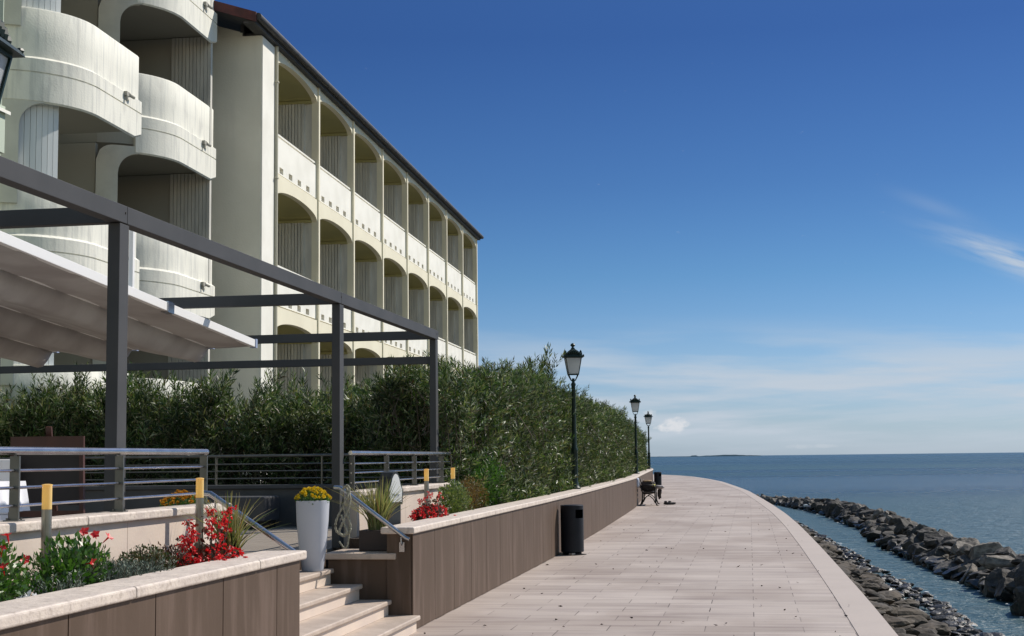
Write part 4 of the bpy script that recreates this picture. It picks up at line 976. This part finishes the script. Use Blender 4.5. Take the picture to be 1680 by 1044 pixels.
bush('shrub', 'small plant with white flowers low against the coping at the left edge', 'flowering plant', (-3.50, 6.6, .84), (.07, .12), .12, 90, .03, .024, 'white_petal', 30, stems=False)
spikes('lavender', 'grey green lavender clump in the middle of the near bed', 'lavender', (-3.64, 7.72, .83), 170, .21, .21, 24)
spikes('lavender', 'second grey green lavender clump beside the reddish shrub', 'lavender', (-3.62, 8.05, .83), 130, .20, .20, 25)
bush('shrub', 'low brownish green shrub left of the red begonias', 'shrub', (-3.66, 8.38, .83), (.17, .28), .26, 2600, .020, .011, 'shrub_leaf', 26)
bush('shrub', 'dark reddish twiggy shrub touching the begonias', 'shrub', (-3.64, 8.66, .83), (.16, .18), .25, 1400, .020, .011, 'bronze_leaf', 27)
begonia('big red begonia spilling over the near coping, with tall flowering stems', (-3.56, 9.14, .84), (.19, .44), .21, 270, 31, 14)
begonia('round red begonia behind the coping at the right of the steps', (-3.52, 15.7, .83), (.17, .62), .27, 230, 33, 3)
bush('shrub', 'pale green small leaved shrub before the last garden lamp', 'shrub', (-3.62, 17.5, .82), (.20, .42), .50, 2300, .035, .02, 'lime_leaf', 41)
bush('shrub', 'rounded brown orange shrub beside the pale green one', 'shrub', (-3.66, 18.7, .82), (.24, .50), .55, 3200, .022, .011, 'autumn_leaf', 42)
bush('shrub', 'fresh green leafy bush at the foot of the hedge beyond the orange shrub', 'shrub', (-3.85, 20.6, .82), (.32, .8), .85, 4200, .055, .022, 'green_leaf', 43)
bush('shrub', 'yellow green shrub in the shade behind the sign railing', 'shrub', (-5.0, 19.6, .72), (.45, .3), 1.1, 2400, .05, .022, 'lime_leaf', 44)
bush('shrub', 'tall rusty leaved shrub in the shade under the pergola corner', 'shrub', (-4.75, 20.0, .72), (.55, .3), 1.5, 2200, .045, .02, 'autumn_leaf', 45)
begonia('tiny red begonia under the pale green shrub', (-3.42, 18.0, .85), (.05, .22), .08, 26, 35, 0)
# petals and litter on coping and paving
b = MB()
for (x, y, z) in [(-3.30, 9.15, CT), (-3.35, 8.9, CT), (-3.28, 15.9, CT), (-3.4, 9.0, CT)]: b.ball((x, y, z+.006), .014, 6, 4, (1.4, 1, .4))
tag(b.build('fallen_petals', 'red_petal'), 'few red petals lying on the pale coping', 'petals', kind='stuff')
g = np.random.default_rng(77); P = []; D = []
for i in range(150):
    y = 13+ (g.random()**1.6)*50; x = lerp(WP, y)+.1+(lerp(EP, y)-lerp(WP, y)-.3)*g.random(); P.append((x, y, .012)); D.append((g.normal(), g.normal(), .1))
o = obj('fallen_leaves', leaf_mesh('fallen_leaves', 'leaf_litter', P, D, g.uniform(.02, .07, len(P)), .018, 5)); tag(o, 'dry brown leaves scattered over the paving', 'leaves', kind='stuff')
# ------------------------------------------------------------------ breakwater boulders
def rock_mesh(seed):
    import bmesh
    g = random.Random(seed); bm = bmesh.new(); bmesh.ops.create_icosphere(bm, subdivisions=5, radius=1)
    planes = []
    for i in range(15):
        v = Vector((g.gauss(0, 1), g.gauss(0, 1), g.gauss(0, 1))).normalized(); planes.append((v, g.uniform(.50, .88)))
    for v in bm.verts:
        p = v.co.copy()
        for nrm, d in planes:
            q = p.dot(nrm)
            if q > d: p -= nrm*(q-d)
        s = Vector((seed*5.7, 0, 0)); p *= 1+.06*noise.noise(p*3+s)+.035*noise.noise(p*7+s)+.015*noise.noise(p*19+s); v.co = p
    me = bpy.data.meshes.new('boulder'); bm.to_mesh(me); bm.free(); me.polygons.foreach_set('use_smooth', [True]*len(me.polygons))
    return me
RK = []
for i in range(12):
    me = rock_mesh(i+1); me.materials.append(M['rock_pale' if i in (3, 8) else 'rock'])
    try: me.set_sharp_from_angle(angle=R(28))
    except Exception: pass
    RK.append(me)
INNER = [(4.75, 20), (4.69, 26.7), (4.58, 31.3), (4.29, 36.4), (4.0, 41.4), (3.95, 48), (4.0, 54.5), (3.4, 68.2), (2.5, 76), (1.25, 83.7), (-.6, 93), (-2.6, 104)]
rg = random.Random(12); cnt = 0
y = 23.5
while y < 103:
    f = 1 if y < 70 else max(.45, 1-(y-70)/40)
    x0 = lerp(INNER, y); big = .385*f
    rowsx = [(.25, -.12), (.80, .18), (1.3, -.02)] if y < 58 else [(.3, .0), (.8, .1)]
    for j, (dx, dz) in enumerate(rowsx):
        s = big*rg.uniform(.72, 1.18)
        me = RK[rg.randrange(12)] if rg.random() < .88 else RK[rg.choice((3, 8))]
        o = obj('boulder', me, None, (x0+dx*f+rg.uniform(-.18, .18), y+rg.uniform(-.3, .3), SEA+(.18+dz*1.15)*f+rg.uniform(-.08, .10)))
        o.rotation_euler = (rg.uniform(0, 6.28), rg.uniform(0, 6.28), rg.uniform(0, 6.28)); o.scale = (s*rg.uniform(.85, 1.35), s*rg.uniform(.85, 1.3), s*rg.uniform(.65, .95))
        pale = me in (RK[3], RK[8])
        tag(o, ('pale beige angular boulder among the darker rocks of the breakwater' if pale else 'dark grey angular boulder piled in the breakwater along the channel'), 'boulder', 'boulders of the breakwater'); cnt += 1
    y += .66*f*rg.uniform(.85, 1.1) if y < 70 else .8*f
# a few singled out stones
def stone(mi, loc, s, rot, label):
    o = obj('boulder', RK[mi], None, loc); o.scale = s; o.rotation_euler = rot; tag(o, label, 'boulder', 'boulders of the breakwater')
stone(3, (4.45, 43.5, SEA+.12), (.42, .35, .30), (.2, .3, 1), 'lone pale pointed boulder jutting into the channel from the foot of the breakwater')
stone(8, (5.0, 31.2, SEA+.55), (.45, .40, .26), (.1, .1, 2), 'broad pale flat topped boulder near the right edge of the picture')
#stone(0, (5.3, 34.2, SEA+.72), (.50, .55, .36), (.5, .2, 1), 'big dark boulder crowning the breakwater near the right edge')
for (x, y, s, lab) in [(2.35, 78.5, .13, 'small white seabird at the foot of the far breakwater rocks'), (2.75, 74.0, .11, 'second tiny white seabird by the channel, nearer than the first')]:
    t = thing('seabird', lab, 'bird', (x, y, SEA+.16)); q = blob('body', (0, 0, s*.9), (s*1.3, s*.6, s*.6), 'gull_white', None, None, 2, .1); q.parent = t
    q = MB().tube([(s*.9, 0, s*1.1), (s*1.2, 0, s*1.7), (s*1.3, 0, s*2.1)], [s*.35, s*.22, s*.3], 8).build('head', 'gull_white', t, smooth_='all'); q = MB().tube([(s*1.5, 0, s*2.05), (s*2.0, 0, s*1.95)], [.015, .004], 6).build('beak', 'tan', t)
    MB().tube([(0, .02, 0), (0, .02, s*.6)], .008, 6).build('leg', 'tan', t); MB().tube([(0, -.02, 0), (0, -.02, s*.6)], .008, 6).build('leg', 'tan', t)
# under-layer of rubble below the boulders, and the wet stones of the bank
import bmesh
def rubble(name, pts, mname, label, seed, sub=2):
    g = random.Random(seed); V = []; Fc = []
    base = []
    for i in range(5):
        bm = bmesh.new(); bmesh.ops.create_icosphere(bm, subdivisions=sub, radius=1)
        pl = [(Vector((g.gauss(0,1), g.gauss(0,1), g.gauss(0,1))).normalized(), g.uniform(.45, .85)) for _ in range(8)]
        for v in bm.verts:
            for nrm, d in pl:
                q = v.co.dot(nrm)
                if q > d: v.co -= nrm*(q-d)
            if sub > 2: v.co *= 1+.16*noise.noise(v.co*2.2+Vector((i*7.0, 0, 0)))+.09*noise.noise(v.co*6+Vector((0, i*5.0, 0)))
        base.append(([v.co.copy() for v in bm.verts], [tuple(v.index for v in f.verts) for f in bm.faces])); bm.free()
    for (x, y, z, s) in pts:
        vs, fs = base[g.randrange(5)]; m3 = Matrix.Rotation(g.uniform(0, 6.28), 3, 'Z') @ Matrix.Rotation(g.uniform(-.5, .5), 3, 'X') @ Matrix.Diagonal((s*g.uniform(.9, 1.7), s*g.uniform(.7, 1.1), s*g.uniform(.30, .55)))
        n0 = len(V); V += [(m3 @ v)+Vector((x, y, z)) for v in vs]; Fc += [tuple(i+n0 for i in f) for f in fs]
    me = bpy.data.meshes.new(name); me.from_pydata([tuple(v) for v in V], [], Fc); me.materials.append(M[mname]); me.update()
    o = obj(name, me); tag(o, label, 'stones', kind='stuff'); return o
g = random.Random(3); pts = []
for i in range(1500):
    y = 10+ (g.random()**1.5)*60; e = lerp(EP, y); w_ = lerp(BANK, y); u = g.random()**.8; x = e+.12+(w_+.05-e)*u; z = -.24+(SEA-.42+.24)*max(0,(x-e+.08)/(w_+.98-e))**.62
    pts.append((x, y, z+.0, g.choice((.06, .09, .12, .16, .24, .30))*g.uniform(.8, 1.2)*(1 if u < .6 else .7)))
rubble('bank_stones', pts, 'rubble', 'loose brown stones covering the bank below the promenade', 5, 3)
pts = []
for i in range(1100):
    y = 12+(g.random()**1.4)*62; w_ = lerp(BANK, y); x = w_-.12+g.gauss(0, .17); pts.append((x, y, SEA+g.uniform(-.02, .06)+.10*max(0, w_-x)-.25*max(0, x-w_), g.uniform(.04, .15)))
rubble('wet_stones', pts, 'rubble_wet', 'wet black stones glinting along the waterline of the channel', 6)
pts = []
for i in range(1200):
    y = 21+g.random()*82; x0 = lerp(INNER, y); f = 1 if y < 70 else max(.45, 1-(y-70)/40); dx = g.uniform(.05, 1.7)*f; pts.append((x0+dx, y, SEA+max(0, .55-.55*abs(dx/f-.9))*f, g.uniform(.20, .36)*f))
rubble('core_stones', pts, 'rock', 'smaller dark rocks filling the gaps between the boulders', 8)

# foam where the ripples meet the stones, its white also painting water glints
g = random.Random(41); b = MB()
for i in range(420):
    if g.random() < .72: y = 12+(g.random()**1.3)*50; x = lerp(BANK, y)+g.gauss(-.12, .16)
    else: y = 24+g.random()*60; x = lerp(INNER, y)-.05+g.gauss(0, .08)
    r = g.uniform(.008, .035)*(1 if y < 40 else 1.3); b.ball((x, y, SEA+.012+max(0, g.gauss(0, .02))), r, 6, 3, (g.uniform(.8, 2.2), g.uniform(.8, 1.6), .45))
tag(b.build('foam', 'foam'), 'white flecks of foam and painted glints where ripples meet the stones', 'foam', kind='stuff')
